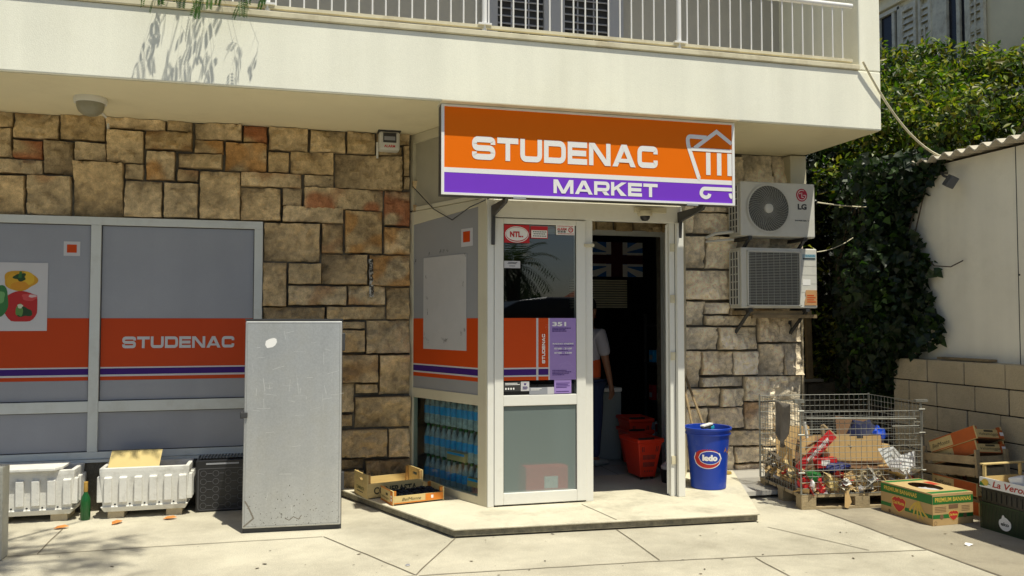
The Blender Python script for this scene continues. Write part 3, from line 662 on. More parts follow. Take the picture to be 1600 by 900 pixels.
# small cart emblem, used three times on the shop
def cart(mb, f, x, y, s, t, c, full=True, cut=None):
    g = lambda a,b,cc=0.0: f(x+a*s, y+b*s, c+cc)
    mb.ribbon(g, [(1.0,.13,),(.30,.13,.08),(.12,.72,.13),(.05,.93,.1),(.30,.93,.1),(.52,.93),(.98,1.22),(1.45,.92)] if full else cut[0], t)
    mb.ribbon(g, [(.32,.62),(.98,1.05),(1.62,.62)], t, .0004); mb.ribbon(g, [(.30,.62),(1.64,.62)], t, .0008)
    for a in (.62,.98,1.34): mb.ribbon(g, [(a,.22),(a,.56)], t, .0004)
    mb.ribbon(g, [(1.0,.13),(1.75,.13),(1.95,.95)], t, .0003)
    for a in (.55,1.45):
        mb.ribbon(g, [(a+.1*math.cos(q),-.14+.1*math.sin(q)) for q in [i*PI/5 for i in range(11)]], t*.8, .0005)
mb = MB(); cart(mb, df, 2.005, 1.53, .03, .0045, .004); mb.build('cart_emblem', M_white, door)
mb = MB(); cart(mb, df, 2.125, 1.155, .082, .008, .003); mb.build('cart_emblem', M_lilac2, door)
text('351', df, 2.073, 1.548, .122, .036, M_white, door, bold=.04, c=.004)
def fine(a0, a1, z, h, m, n, seed, c=.004):
    mb = MB(); r_ = random.Random(seed); a = a0
    while a < a1:
        w_ = r_.uniform(.006,.014); mb.plate(df,a,min(a+w_,a1),z,z+h*r_.uniform(.75,1),c,c+.0006); a += w_+.003
    mb.build('fine_print', m, door)
for k,(a1,z) in enumerate(((2.235,1.528),(2.19,1.515),(2.20,1.503))): fine(2.073,a1,z,.007,M_pu,0,k)
text('RADNO VRIJEME', df, 2.076, 1.392, .185, .015, M_white, door, bold=.03, c=.004)
text('07:00 - 21:00', df, 2.09, 1.353, .155, .015, M_white, door, bold=.03, c=.004)
text('07:00 - 13:00', df, 2.09, 1.317, .155, .015, M_white, door, bold=.03, c=.004)
for k,(a0,a1,z) in enumerate(((2.09,2.26,1.38),(2.13,2.21,1.342),(2.14,2.22,1.305),(2.073,2.20,1.175),(2.073,2.24,1.162),(2.073,2.22,1.15),(2.073,2.18,1.138))): fine(a0,a1,z,.006,M_pu,0,k+9)
D(1.654,1.80,1.012,1.09,M_dgrey,'notice'); D(1.80,1.872,1.012,1.09,M_greywhite,'notice')
D(1.873,2.03,.982,1.04,M_film,'notice'); D(2.03,2.088,.982,1.04,M_greywhite,'notice'); D(2.09,2.24,.985,1.098,M_lilac,'notice')
mb = MB()
for k in range(4): mb.poly(df, ellipse(1.672+.022*k,1.033,.007,.009,10), .003)
for a0,a1,z in ((1.665,1.77,1.075),(1.665,1.79,1.064),(1.885,1.98,1.026),(1.885,1.96,1.016)): mb.plate(df,a0,a1,z,z+.005,.003,.0035)
mb.build('notice_print', M_white, door)
mb = MB()
for a0,a1,z in ((1.815,1.855,1.045),(1.815,1.86,1.036),(1.815,1.85,1.027),(2.105,2.225,1.07),(2.105,2.21,1.058),(2.105,2.225,1.046),(2.105,2.20,1.034),(2.105,2.22,1.0)): mb.plate(df,a0,a1,z,z+.004,.003,.0035)
mb.poly(df, [(1.836,1.058),(1.848,1.071),(1.842,1.078),(1.836,1.073),(1.830,1.078),(1.824,1.071)], .003)
mb.build('notice_print', M_pu, door)
D(1.657,1.875,2.242,2.392,M_red,'round_sticker')
mb = MB(); mb.poly(df, ellipse(1.766,2.315,.093,.055), .003); mb.build('sticker_oval', M_white, door)
mb = MB(); mb.ribbon(df, [(1.766+.099*math.cos(t),2.312+.064*math.sin(t)) for t in [i*2*PI/30 for i in range(30)]], .006, .0035, True); mb.build('sticker_ring', M_white, door)
text('NTL', df, 1.706, 2.289, .098, .048, M_red, door, bold=.05, c=.0045); mb = MB(); mb.poly(df,[(1.808,2.289),(1.82,2.289),(1.82,2.301),(1.808,2.301)],.0045); mb.build('lettering', M_red, door)
D(1.885,2.035,2.283,2.386,M_red,'warning_sticker'); D(1.891,2.029,2.289,2.352,M_white,'warning_sticker_field',.0022)
mb = MB()
for z,a0,a1 in ((2.335,1.905,2.015),(2.318,1.91,2.01),(2.30,1.905,2.015)):
    a = a0
    while a < a1: mb.plate(df,a,a+.011,z,z+.007,.0044,.0048); a += .015
mb.build('fine_print', M_black, door)
D(2.108,2.273,2.318,2.402,M_white,'alarm_sticker')
text('ALARM', df, 2.116, 2.357, .085, .022, M_red, door, bold=.04, c=.003); text('555', df, 2.12, 2.338, .075, .016, M_black, door, bold=.04, c=.003)
mb = MB(); mb.ribbon(df, ellipse(2.238,2.362,.018,.018,20), .008, .003, True); mb.plate(df,2.228,2.248,2.36,2.366,.003,.0034); mb.build('alarm_symbol', M_red, door)
mb = MB()
for z,a0,a1 in ((2.39,2.12,2.26),(2.326,2.125,2.255)):
    a = a0
    while a < a1: mb.plate(df,a,a+.01,z,z+.005,.003,.0035); a += .013
mb.build('fine_print', M_red, door)
D(1.657,1.795,2.031,2.09,M_greywhite,'paper_note')
mb = MB()
for z,a0,a1 in ((2.075,1.69,1.77),(2.066,1.685,1.76),(2.046,1.70,1.75)): mb.plate(df,a0,a1,z,z+.004,.003,.0034)
mb.build('fine_print', M_dgrey, door)
# right door leaf, swung open inwards
u = Vector((.42,.907,0)).normalized()
rf = plane((3.163,6.64,0), u, (0,0,1), (-u.y,u.x,0))
mb = MB()
mb.plate(rf,0,.08,.085,2.44,-.02,.025); mb.plate(rf,.66,.74,.085,2.44,-.02,.025)
for z0,z1 in ((2.38,2.44),(.89,.975),(.085,.18)): mb.plate(rf,.08,.66,z0,z1,-.019,.024)
d2 = mb.build('door', M_frame, B, w=True, bev=.004)
mb = MB(); mb.plate(rf,.08,.66,.18,.89,-.002,.004); mb.plate(rf,.08,.66,.975,2.38,-.002,.004); mb.build('glass', M_glass, d2)
for z in (.35,1.25,1.75,2.2): MB().plate(f,3.16,3.20,z,z+.07,.001,.012).build('hinge', M_ledge, d2)
# opening in the stone wall behind the bay
f7 = front(7.69)
mb = MB(); mb.plate(f7,1.10,3.65,2.45,2.50,-.05,.02); mb.plate(f7,3.60,3.65,.07,2.45,-.05,.02); mb.build('inner_frame', M_whiteframe, B, w=True)
# interior shell
mb = MB(); mb.box(1.0,4.95,6.62,12.7,.03,.068); mb.build('interior_floor', M_tile, B, w=True)
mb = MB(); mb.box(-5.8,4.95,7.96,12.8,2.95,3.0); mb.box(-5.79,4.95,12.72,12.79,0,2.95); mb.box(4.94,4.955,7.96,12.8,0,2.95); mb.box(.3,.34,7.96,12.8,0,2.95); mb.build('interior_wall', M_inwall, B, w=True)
mb = MB()
for x in (1.9,2.5,3.1,3.7): mb.box(x-.003,x+.003,6.63,12,.0681,.0692)
for y in (6.95,7.55,8.15,8.75): mb.box(1.0,4.9,y-.003,y+.003,.0681,.0690)
mb.build('tile_joint', M_joint, B, w=True)
# service box and pipes by the right-hand corner
mb = MB(); mb.box(5.0,5.19,7.55,7.68,2.86,3.33); mb.build('wall_box', M_beige, B, w=True, bev=.006)
mb = MB(); mb.tube([(4.05,7.62,2.44),(4.12,7.55,2.48),(4.3,7.5,2.50)], .018); mb.build('refrigerant_pipe', M_white_ac, B, w=True, smooth=50); mb = MB(); mb.tube([(4.05,7.62,2.40),(4.15,7.55,2.41),(4.3,7.5,2.42)], .014); mb.build('refrigerant_pipe', M_white_ac, B, w=True, smooth=50)
mb = MB(); mb.tube([(-1.60,7.2,SOF-.012),(-1.60,7.62,SOF-.012),(-1.585,7.655,SOF-.03),(-1.585,7.655,3.16)], .012); mb.build('cable_conduit', M_frame, B, w=True, smooth=50); mb = MB(); mb.tube([(.708,7.64,3.25),(.708,7.64,3.10)], .011); mb.build('cable_conduit', M_frame, B, w=True, smooth=50)
mb = MB(); mb.tube([(.655,7.64,2.16),(.665,7.64,1.81)], .022, 10); mb.build('pipe_stub', mat('peeling_white', (.6,.58,.52), .8, var=.2, dirt=(.05,.04,.03), dscale=26, dlo=.46, dhi=.54, damt=1), B, w=True, smooth=50)
# ------------------------------------------------------------------ shop sign
S = T('shop_sign', 'large orange and purple shop sign reading STUDENAC MARKET above the door', 'sign', (2.27,6.08,2.54))
f = front(6.08)
mb = MB(); mb.box(1.04,3.496,6.08,6.20,2.545,3.232); mb.build('sign_box', M_dark, S, w=True)
mb = MB()
mb.plate(f,1.04,1.062,2.545,3.232,.0,.012); mb.plate(f,3.474,3.496,2.545,3.232,.0,.012); mb.plate(f,1.062,3.474,3.216,3.232,.0,.012); mb.plate(f,1.062,3.474,2.545,2.562,.0,.012)
mb.build('sign_frame', M_white, S, w=True)
mb = MB(); mb.box(1.03,3.5,5.99,6.2,3.236,3.244); mb.build('rain_visor', M_ledge, S, w=True)
mb = MB(); mb.plate(f,1.062,3.474,2.752,3.216,0,.004); mb.build('orange_panel', M_orsign, S, w=True)
mb = MB(); mb.plate(f,1.062,3.474,2.562,2.715,0,.004); mb.build('purple_panel', M_pusign, S, w=True)
mb = MB(); mb.plate(f,1.062,3.474,2.715,2.752,0,.005); mb.build('white_stripe', M_white, S, w=True)
wide_text('STUDENAC', f, 1.277, 2.822, 1.53, .178, M_white, S, c=.006)
wide_text('MARKET', f, 1.925, 2.588, .88, .108, M_white, S, c=.006)
# cart with a temple roof: pixel-free copy of the emblem's proportions
def e(p):   # emblem units: 0..1 across .46 m
    return p
mb = MB(); t = .034
mb.ribbon(f, [(3.185,2.757),(3.172,2.76,.02),(3.075,3.035,.04),(3.075,3.10,.06),(3.13,3.10,.05),(3.245,3.098)], t, .006)
mb.ribbon(f, [(3.135,3.005),(3.335,3.152),(3.472,3.058)], t*.95, .0065)
mb.ribbon(f, [(3.105,2.996),(3.472,2.996)], t*.8, .0070)
for x in (3.258,3.357,3.452): mb.ribbon(f, [(x,2.79),(x,2.975)], .04, .006)
mb.ribbon(f, [(3.472,2.677),(3.25,2.677),(3.205,2.677,.035),(3.185,2.63,.04),(3.225,2.600,.035),(3.262,2.612,.02),(3.268,2.635)], t*.9, .006, seg=8)
mb.ribbon(f, [(3.455,2.645),(3.458,2.62,.02),(3.473,2.608)], t*.8, .006)
mb.build('cart_emblem', M_white, S, w=True)
for x in (1.56,3.24):
    b = MB(); b.poly(lambda a,c,q=0.0: Vector((x-.014+q,a,c)), [(6.585,2.53),(6.585,2.22),(6.565,2.22),(6.54,2.46),(6.14,2.51),(6.10,2.545),(6.585,2.545)], 0, .028)
    b.build('bracket', M_dark, S, w=True, bev=.003)
mb = MB(); mb.box(1.5,3.27,6.2,6.585,2.604,2.612); mb.build('soffit_board', M_beige, S, w=True)
for x in (1.60,3.06): MB().plate(f,x,x+.10,2.532,2.548,.003,.014).build('clip', M_steel, S, w=True)

# ------------------------------------------------------------------ things fixed to the building
L = T('ceiling_lamp', 'round ceiling lamp with dusty glass bowl under the balcony', 'lamp', (-1.585,7.02,SOF-.006))
mb = MB(); mb.lathe([(.118,0),(.122,-.02),(.118,-.045),(.10,-.046)], n=36); mb.build('base_ring', M_frame, L, smooth=40)
mb = MB(); mb.lathe([(.104,-.042),(.10,-.075),(.085,-.11),(.055,-.135),(.02,-.145),(.001,-.146)], n=36); mb.build('glass_bowl', mat('dusty_glass',(.30,.28,.20),.35,var=.2), L, smooth=60)
L = T('alarm_siren', 'small grey and white alarm siren box on the stone wall beside the bay', 'alarm', (.81,7.66,3.10))
mb = MB(); mb.box(-.095,.095,-.13,0,.06,.235); mb.build('housing', M_white_ac, L, bev=.02)
mb = MB(); mb.box(-.06,.06,-.137,-.129,.13,.22); mb.build('strobe_lens', M_dark, L, bev=.006)
mb = MB(); mb.box(-.05,.05,-.141,-.136,.15,.185); mb.build('lens_glint', M_film, L)
mb = MB(); mb.box(-.105,.105,-.14,0,.235,.248); mb.build('cap', M_dark, L, bev=.006)
text('ALARM', plane((.0,-.1312,0),(1,0,0),(0,0,1),(0,-1,0)), -.05,.085,.10,.024, M_red, L, bold=.03)
L = T('security_camera', 'small white dome security camera under the shop sign header', 'camera', (2.90,6.585,2.50))
mb = MB(); mb.box(-.085,.20,-.05,0,.03,.07); mb.lathe([(.06,.04),(.066,.02),(.06,.0),(.045,-.005)], (0,-.045,0), 24); mb.build('housing', M_beige, L, smooth=40)
mb = MB(); mb.lathe([(.045,.0),(.04,-.025),(.025,-.042),(.001,-.047)], (0,-.045,0), 24); mb.build('dome', M_black, L, smooth=60)

def ac_unit(name, label, z0, h, w, x0, kind):
    A = T(name, label, 'air conditioner', (x0,7.36,z0)); A['group'] = 'outdoor air conditioner units on the wall'
    d = .23
    mb = MB(); mb.box(0,w,0,d,0,h); mb.box(w,w+.036,.06,d-.02,0,h*.42 if kind else h*.62); mb.build('casing', M_white_ac, A, bev=.012, seg=3)
    ff = plane((0,0,0),(1,0,0),(0,0,1),(0,-1,0)); fl = plane((0,0,0),(0,1,0),(0,0,1),(-1,0,0))
    mb = MB(); mb.plate(fl,.04,.20,.04,h-.04,.0,.003); mb.build('side_opening', M_dgrey, A)
    mb = MB()
    for i in range(4): mb.plate(fl,.035+i*.055,.047+i*.055,.03,h-.03,.003,.014)
    for i in range(8): mb.plate(fl,.03,.215,.03+i*(h-.07)/7,.04+i*(h-.07)/7,.004,.012)
    mb.build('side_grille', M_white_ac, A)
    for bx in (.10,w-.12):
        mb = MB(); mb.bar((bx,-.01,-.02),(bx,.33,-.02),.04,.035); mb.bar((bx,.32,-.02),(bx,.32,-.28),.04,.02,up=(0,1,0)); mb.bar((bx,.02,-.03),(bx,.31,-.26),.03,.02); mb.build('wall_bracket', M_dark, A)
    return A, ff
A, ff = ac_unit('air_conditioner', 'upper white air conditioner unit with round fan grille and red round emblem', 2.445, .555, .855, 4.30, 0)
cxx, czz, rr = .312, .285, .232
mb = MB(); mb.poly(ff, ellipse(cxx,czz,rr,rr,40), .002); mb.build('fan_opening', M_dgrey, A)
mb = MB()
for i in range(5):
    a = i*2*PI/5; mb.poly(ff, [(cxx+.05*math.cos(a),czz+.05*math.sin(a)),(cxx+.2*math.cos(a+.2),czz+.2*math.sin(a+.2)),(cxx+.205*math.cos(a+.75),czz+.205*math.sin(a+.75)),(cxx+.06*math.cos(a+.9),czz+.06*math.sin(a+.9))], .004)
mb.build('fan_blade', M_dark, A)
mb = MB()
for i in range(1,15):
    q = .05+i*.0124
    mb.ribbon(ff, ellipse(cxx,czz,q,q,40), .0026, .016, True)
for i in range(44):
    a = i*2*PI/44; pts = []
    for k in range(7):
        q = .05+k*.0300; b = a+.55*(k/6)**1.2; pts.append(ff(cxx+q*math.cos(b),czz+q*math.sin(b),.013))
    mb.tube(pts,.0017,4)
mb.build('fan_grille', M_grille, A)
mb = MB(); mb.ribbon(ff, ellipse(cxx,czz,.238,.238,48), .014, .016, True); mb.ribbon(ff, ellipse(cxx,czz,.249,.249,48), .006, .008, True); mb.build('fan_ring', M_white_ac, A)
mb = MB(); mb.lathe([(.05,0),(.048,.02),(.03,.028),(.001,.03)], n=28, ax=lambda x,y,z: ff(cxx+x,czz+y,z)); mb.build('fan_hub', M_white_ac, A, smooth=50)
mb = MB(); mb.poly(ff, ellipse(.70,.435,.064,.066,32), .001, .003); mb.build('round_emblem', mat('emblem_red',(.45,.012,.04),.4), A)
mb = MB(); mb.ribbon(ff, [(.70+.048*math.cos(t),.435+.05*math.sin(t)) for t in [R(60)+i*R(300)/24 for i in range(25)]], .006, .005); mb.ribbon(ff, [(.70,.462),(.70,.412),(.722,.412)], .006, .0055); mb.ribbon(ff, [(.742,.435),(.718,.435)], .006, .0055)
mb.poly(ff, ellipse(.678,.452,.007,.007,10), .0055); mb.build('emblem_face', M_white, A)
text('LG', ff, .652, .285, .105, .060, M_dark, A, bold=.05, c=.002)
text('INVERTER V', ff, .62, .165, .165, .014, M_dark, A, bold=.03, c=.002)
A, ff = ac_unit('air_conditioner', 'lower white air conditioner unit with square slatted grille and orange sticker', 1.72, .61, .87, 4.30, 1)
mb = MB(); mb.plate(ff,.075,.655,.035,.565,0,.003); mb.build('grille_opening', M_dgrey, A)
mb = MB(); mb.poly(ff, ellipse(.38,.30,.25,.25,36), .004); mb.build('fan_disc', mat('fan_shadow',(.02,.02,.022),.7), A)
mb = MB(); z = .05
while z < .56: mb.plate(ff,.075,.655,z,z+.0055,.012,.018); z += .0158
for i in range(9): mb.plate(ff,.09+i*.068,.093+i*.068,.035,.565,.008,.012)
mb.build('fan_grille', M_grille, A)
mb = MB()
for a0,a1,b0,b1 in ((.06,.075,.02,.58),(.655,.672,.02,.58),(.06,.672,.02,.035),(.06,.672,.565,.58)): mb.plate(ff,a0,a1,b0,b1,.002,.02)
mb.build('grille_frame', M_white_ac, A, bev=.003)
mb = MB()
for k in range(4): mb.plate(ff,.68,.865,.16+k*.09,.163+k*.09,.0005,.0012)
mb.build('panel_seam', M_grille, A)
mb = MB(); mb.plate(ff,.70,.855,.495,.555,.0005,.002); mb.build('maker_label', mat('label_blue',(.35,.45,.5),.5), A)
text('DAIKIN', ff, .735, .528, .115, .018, mat('label_ink',(.02,.22,.36),.5), A, bold=.04, c=.003)
mb = MB(); mb.plate(ff,.705,.85,.50,.515,.0022,.003); mb.build('label_band', M_dark, A)
mb = MB(); mb.poly(ff, [(.715,.03),(.86,.03),(.86,.185),(.735,.185),(.725,.15),(.735,.12),(.72,.08)], .002, .004); mb.build('warning_sticker', mat('faded_orange',(.55,.30,.13),.7,var=.15), A)
mb = MB()
for k in range(4): mb.plate(ff,.745,.845-.02*(k%2),.06+.022*k,.07+.022*k,.0065,.007)
mb.build('sticker_print', M_or, A)
mb = MB(); mb.plate(ff,.70,.79,.235,.295,.001,.002); mb.build('small_label', M_white, A)
for dx, lab in ((4.5,'upper weathered timber batten wedged under the lower air conditioner'),):
    mb = MB(); mb.box(4.33,5.14,7.42,7.60,1.655,1.695); mb.box(4.45,5.19,7.40,7.44,1.62,1.655); o = mb.build('timber_batten', M_oldwood); tag(o, 'weathered timber battens fixed under the lower air conditioner', 'batten')

def cable(name, label, pts, r, m, sag=0.0):
    P = []
    for i in range(len(pts)-1):
        a = Vector(pts[i]); b = Vector(pts[i+1])
        for k in range(12):
            t = k/12; q = a.lerp(b,t); q.z -= sag*4*t*(1-t); P.append(q)
    P.append(Vector(pts[-1])); mb = MB(); mb.tube(P, r, 6); o = mb.build(name, m, smooth=60); return tag(o, label, 'cable')
cable('sagging_cable', 'pale cable sagging from the balcony corner to the corrugated roof', [(4.995,6.38,3.965),(6.03,6.45,3.125)], .011, M_ledge, .20)
cable('taut_wire', 'thin pale wire running from the upper air conditioner into the ivy', [(5.17,7.34,2.81),(5.86,7.45,2.80)], .007, M_ledge, .01)
cable('loose_wire', 'thin wire rising from the lower air conditioner top into the ivy', [(5.17,7.36,2.30),(5.75,7.55,2.48)], .005, M_ledge, .03)
cable('hanging_wire', 'dark thin wire drooping across the front of the bay side panel', [(1.03,7.58,2.84),(1.18,7.3,2.60),(1.30,7.02,2.47),(1.40,6.75,2.55),(1.56,6.55,2.62)], .0045, M_dark, .0)

# ------------------------------------------------------------------ street clutter on the left
def planter(loc, label, rz=0):
    P = T('planter_box', label, 'planter', loc, rz); P['group'] = 'ribbed white concrete planters under the window'
    w, d, h = .70, .36, .41
    mb = MB()
    # tapered hollow tub
    def ring(z, ins): return [(-w/2+ins,ins,z),(w/2-ins,ins,z),(w/2-ins,d-ins,z),(-w/2+ins,d-ins,z)]
    vs = ring(.055,.045)+ring(.10,.02)+ring(.10,.035)+ring(.38,.012)+ring(.41,.012)+ring(.41,.045)+ring(.33,.05)
    fs = [(3,2,1,0)]
    for k in range(6):
        for j in range(4): fs.append((k*4+j,k*4+(j+1)%4,k*4+4+(j+1)%4,k*4+4+j))
    fs.append((24,25,26,27)); mb.add(vs, fs)
    for k in range(6):   # raised ribs on the front
        x = -w/2+.03+k*.112+.02; mb.add([(x,-.002,.135),(x+.058,-.002,.135),(x+.058,-.012,.335),(x,-.012,.335),(x,.03,.135),(x+.058,.03,.135),(x+.058,.03,.345),(x,.03,.345)], [(0,1,2,3),(4,7,6,5),(3,2,6,7),(0,4,5,1),(0,3,7,4),(1,5,6,2)])
    for sx in (-1,1):
        for k in range(3):
            y = .03+k*.115; xx = sx*(w/2-.004)
            mb.box(min(xx-sx*.03,xx+sx*.012),max(xx-sx*.03,xx+sx*.012),y,y+.06,.135,.34)
    mb.build('tub', M_planter, P, bev=.006, seg=2)
    mb = MB(); mb.add([(-w/2+.05,.05,.335),(w/2-.05,.05,.335),(w/2-.05,d-.05,.345),(-w/2+.05,d-.05,.34)],[(0,1,2,3)]); mb.build('soil', M_soil, P)
    for x in (-.22,.22):
        mb = MB(); mb.box(x-.06,x+.06,.06,d-.06,0,.054); mb.build('foot', M_block, P)
    mb = MB()
    for k in range(5): mb.lathe([(.008,0),(.008,.004)], n=8, ax=lambda a,b,c_: Vector((-.22+k*.11+a,.024-c_,.118+b)))
    mb.build('drain_hole', M_dgrey, P)
    return P
planter((-1.18,7.235,0), 'ribbed white planter with a piece of yellow cardboard standing in its top')
planter((-2.04,7.25,0), 'ribbed white planter covered with a white board, beside the pale post')
mb = MB(); mb.bar((-2.42,7.36,.424),(-1.83,7.36,.424),.30,.022); mb.poly(lambda a,b,c=0.0: Vector((a,b,.413+c)),[(-1.83,7.21),(-1.79,7.30),(-1.79,7.51),(-1.83,7.51)],0,.022)
tag(mb.build('white_board', M_planter, bev=.004), 'white painted board lying across the left planter', 'board')
cb = MB(); cb.add([(-1.475,7.285,.36),(-1.085,7.28,.36),(-1.075,7.44,.52),(-1.465,7.445,.52),(-1.475,7.281,.362),(-1.085,7.276,.362),(-1.075,7.436,.522),(-1.465,7.441,.522)],[(3,2,1,0),(4,5,6,7),(0,1,5,4),(1,2,6,5),(2,3,7,6),(3,0,4,7)])
tag(cb.build('cardboard_sheet', M_cardpale), 'sheet of yellow cardboard leaning inside the planter beside the black crate', 'cardboard')
bt = T('green_bottle', 'empty green glass bottle with yellow neck foil standing between the planters', 'bottle', (-1.625,7.30,0))
mb = MB(); mb.lathe([(.034,0),(.037,.01),(.037,.15),(.032,.18),(.015,.215),(.0135,.24)], n=24); mb.build('glass', M_bottle, bt, smooth=50)
mb = MB(); mb.lathe([(.0145,.222),(.0165,.226),(.0155,.29),(.0165,.30),(.010,.303)], n=20); mb.build('foil', mat('foil_gold',(.5,.3,.06),.5), bt, smooth=40)
# black bottle crate with round pattern
cr = T('bottle_crate', 'black plastic bottle crate with a ring pattern between planter and metal cabinet', 'crate', (-.60,7.33,0), R(1))
mb = MB(); mb.box(-.2,.21,0,.018,0,.43); mb.box(-.2,.21,.30,.318,0,.43); mb.box(-.2,-.182,.018,.30,0,.43); mb.box(.192,.21,.018,.30,0,.43); mb.box(-.18,.19,.018,.30,.01,.03)
mb.build('body', M_black, cr, bev=.008)
ff = plane((0,-.001,0),(1,0,0),(0,0,1),(0,-1,0)); mb = MB()
for r_ in range(5):
    for c_ in range(4):
        x = -.14+c_*.098+(.0 if r_%2 else .0); z = .055+r_*.066
        mb.ribbon(ff, ellipse(x,z,.024,.024,14), .004, .004, True); mb.plate(ff,x+.03,x+.066,z-.002,z+.002,.001,.004)
mb.ribbon(ff, [(-.18,.02,.02),(.19,.02,.02),(.19,.36,.02),(-.18,.36,.02)], .006, .003, True)
mb.build('ring_relief', mat('black_relief',(.085,.085,.095),.35), cr)
mb = MB()
for i in range(14):
    x = -.17+i*.026; mb.bar((x,.05,.432),(x+.012,.27,.434),.010,.008)
mb.build('top_ribs', mat('black_ribs',(.03,.03,.032),.25), cr)
mb = MB(); mb.plate(ff,-.12,.14,.392,.405,.001,.003); mb.build('label_strip', M_film, cr)

# leaning galvanised metal cabinet
C = T('metal_cabinet', 'tall scratched galvanised metal cabinet standing on the pavement against the wall', 'cabinet', (-.02,6.52,0), R(-3.5), rx=R(-2.6))
mb = MB(); mb.box(-.357,.357,0,.40,.03,1.595); mb.build('case', M_steel, C, bev=.008)
mb = MB(); mb.box(-.362,.362,-.026,-.002,.035,1.592); dr = mb.build('door', M_steel, C, bev=.010, seg=3)
fe_ = plane((0,-.0263,0),(1,0,0),(0,0,1),(0,-1,0)); mb = MB(); mb.ribbon(fe_,[(-.345,.052),(.345,.052),(.345,1.575),(-.345,1.575)],.003,0,True); mb.build('seam', mat('seam_grey',(.22,.22,.22),.5), dr)
mb = MB(); mb.ribbon(fe_,[(-.352,.05),(-.28,.11),(-.32,.20),(-.345,.24)],.012,.0002); mb.build('scuff', mat('scuff_dark',(.20,.18,.15),.8), dr); mb = MB(); mb.ribbon(fe_,[(-.05,.10),(-.02,.085),(.01,.11),(.05,.09),(.07,.12)],.006,.0002); mb.build('scuff', mat('scuff',(.20,.18,.15),.8), dr)
mb = MB(); mb.box(.345,.366,-.001,.015,.0,1.60); mb.box(-.36,.36,.0,.39,.0,.03); mb.box(-.364,.366,-.02,.40,1.5955,1.61); mb.build('gasket', M_dark, C)
mb = MB(); mb.box(-.385,-.335,-.045,-.02,.86,.90); mb.box(-.39,-.365,-.03,.03,.855,.905); mb.build('latch', M_dark, C, bev=.004)
for z in (.36,1.43): MB().box(.350,.385,-.02,.05,z-.07,z+.07).build('hinge', M_dark, C, bev=.006)
ff = plane((0,-.0262,0),(1,0,0),(0,0,1),(0,-1,0))
mb = MB(); mb.poly(ff, [(-.215,1.41),(-.20,1.385),(-.16,1.392),(-.142,1.405),(-.128,1.43),(-.132,1.455),(-.15,1.463),(-.185,1.455),(-.21,1.44)], .0005); mb.build('torn_sticker', M_white, dr)
mb = MB(); sr = random.Random(9)
for i in range(46):
    x = sr.uniform(-.33,.3); z = sr.choice([sr.uniform(.9,1.12),sr.uniform(.1,1.5)]); l = sr.uniform(.02,.11); a = sr.gauss(0,.16) + (PI/2 if sr.random()<.2 else 0)
    mb.ribbon(ff, [(x,z),(x+l*.5*math.cos(a),z+l*.5*math.sin(a)+sr.uniform(-.003,.003)),(x+l*math.cos(a),z+l*math.sin(a))], sr.uniform(.0008,.002), .0004)
mb.build('scratches', mat('scratch_bright',(.80,.80,.78),.4,.1), dr)
mb = MB()
for i in range(170):
    x = sr.uniform(-.33,.35); z = abs(sr.gauss(0.06,.11))+.045; s = sr.uniform(.0012,.004)
    mb.poly(ff, ellipse(x,z,s,s*sr.uniform(.6,1.6),6), .0003)
mb.build('mud_specks', mat('mud',(.13,.12,.10),.9), dr)
mb = MB(); mb.box(-2.06,-1.885,6.2,6.34,0,.62); o = mb.build('post', mat('old_plaster',(.55,.54,.46),.9,var=.2,bump=.4,dirt=(.3,.28,.22),dscale=6), bev=.01)
tag(o, 'weathered pale square post at the left end of the pavement', 'post')
# fruit crates on the step
def tray(name, label, cat, loc, rz, w, d, h, mats, ends=.0, txt=None, endh=None, rx=0, ry=0, group=None, slot=True):
    t = T(name, label, cat, loc, rz, group, rx=rx, ry=ry); side, inner, accent = mats
    th = .007; eh = endh or h
    mb = MB(); mb.box(-w/2+.012,w/2-.012,-d/2,-d/2+th,.008,h*.72); mb.build('front_board', side, t, bev=.0012)
    mb = MB(); mb.box(-w/2+.012,w/2-.012,d/2-th,d/2,.008,h*.72); mb.build('back_board', side, t, bev=.0012)
    for sx in (-1,1):
        a, b = sx*w/2, sx*(w/2-.011); x0, x1 = min(a,b), max(a,b)
        e_ = MB()
        zs0, zs1, ys = eh*.68, eh*.80, .045
        if slot:
            e_.box(x0,x1,-d/2,d/2,.0,zs0); e_.box(x0,x1,-d/2,-ys,zs0,zs1); e_.box(x0,x1,ys,d/2,zs0,zs1); e_.box(x0,x1,-d/2,d/2,zs1,eh)
        else: e_.box(x0,x1,-d/2,d/2,.0,eh)
        e_.build('end_board', side, t, bev=.0008)
        for sy in (-1,1):
            c = MB(); c.box(min(b,b-sx*.022),max(b,b-sx*.022),min(sy*(d/2-th),sy*(d/2-th-.022)),max(sy*(d/2-th),sy*(d/2-th-.022)),.008,eh-.004); c.build('corner_block', accent, t)
    mb = MB(); mb.box(-w/2+.012,w/2-.012,-d/2+th,d/2-th,.004,.010); mb.build('bottom', inner, t)
    return t
t = tray('wooden_crate', 'empty pale wooden fruit crate with black print on the step by the stone wall', 'crate', (.80,7.36,.076), R(16), .52,.32,.175, (M_pine,M_pine,M_pinedark), endh=.20)
ff = plane((0,-.161,0),(1,0,0),(0,0,1),(0,-1,0)); M_ink = mat('ink',(.07,.06,.03),.8)
text('CONFRASTA', ff, -.20,.032,.40,.062, M_ink, t, bold=.03, c=.001)
fe = plane((-.2601,0,0),(0,-1,0),(0,0,1),(-1,0,0)); text('CONFRASTA', fe, -.10,.055,.19,.03, mat('ink_green',(.08,.10,.03),.8), t, bold=.02, c=.001)
mb = MB(); mb.plate(fe,-.09,.06,.035,.041,.001,.0015); mb.build('fine_print', M_ink, t)
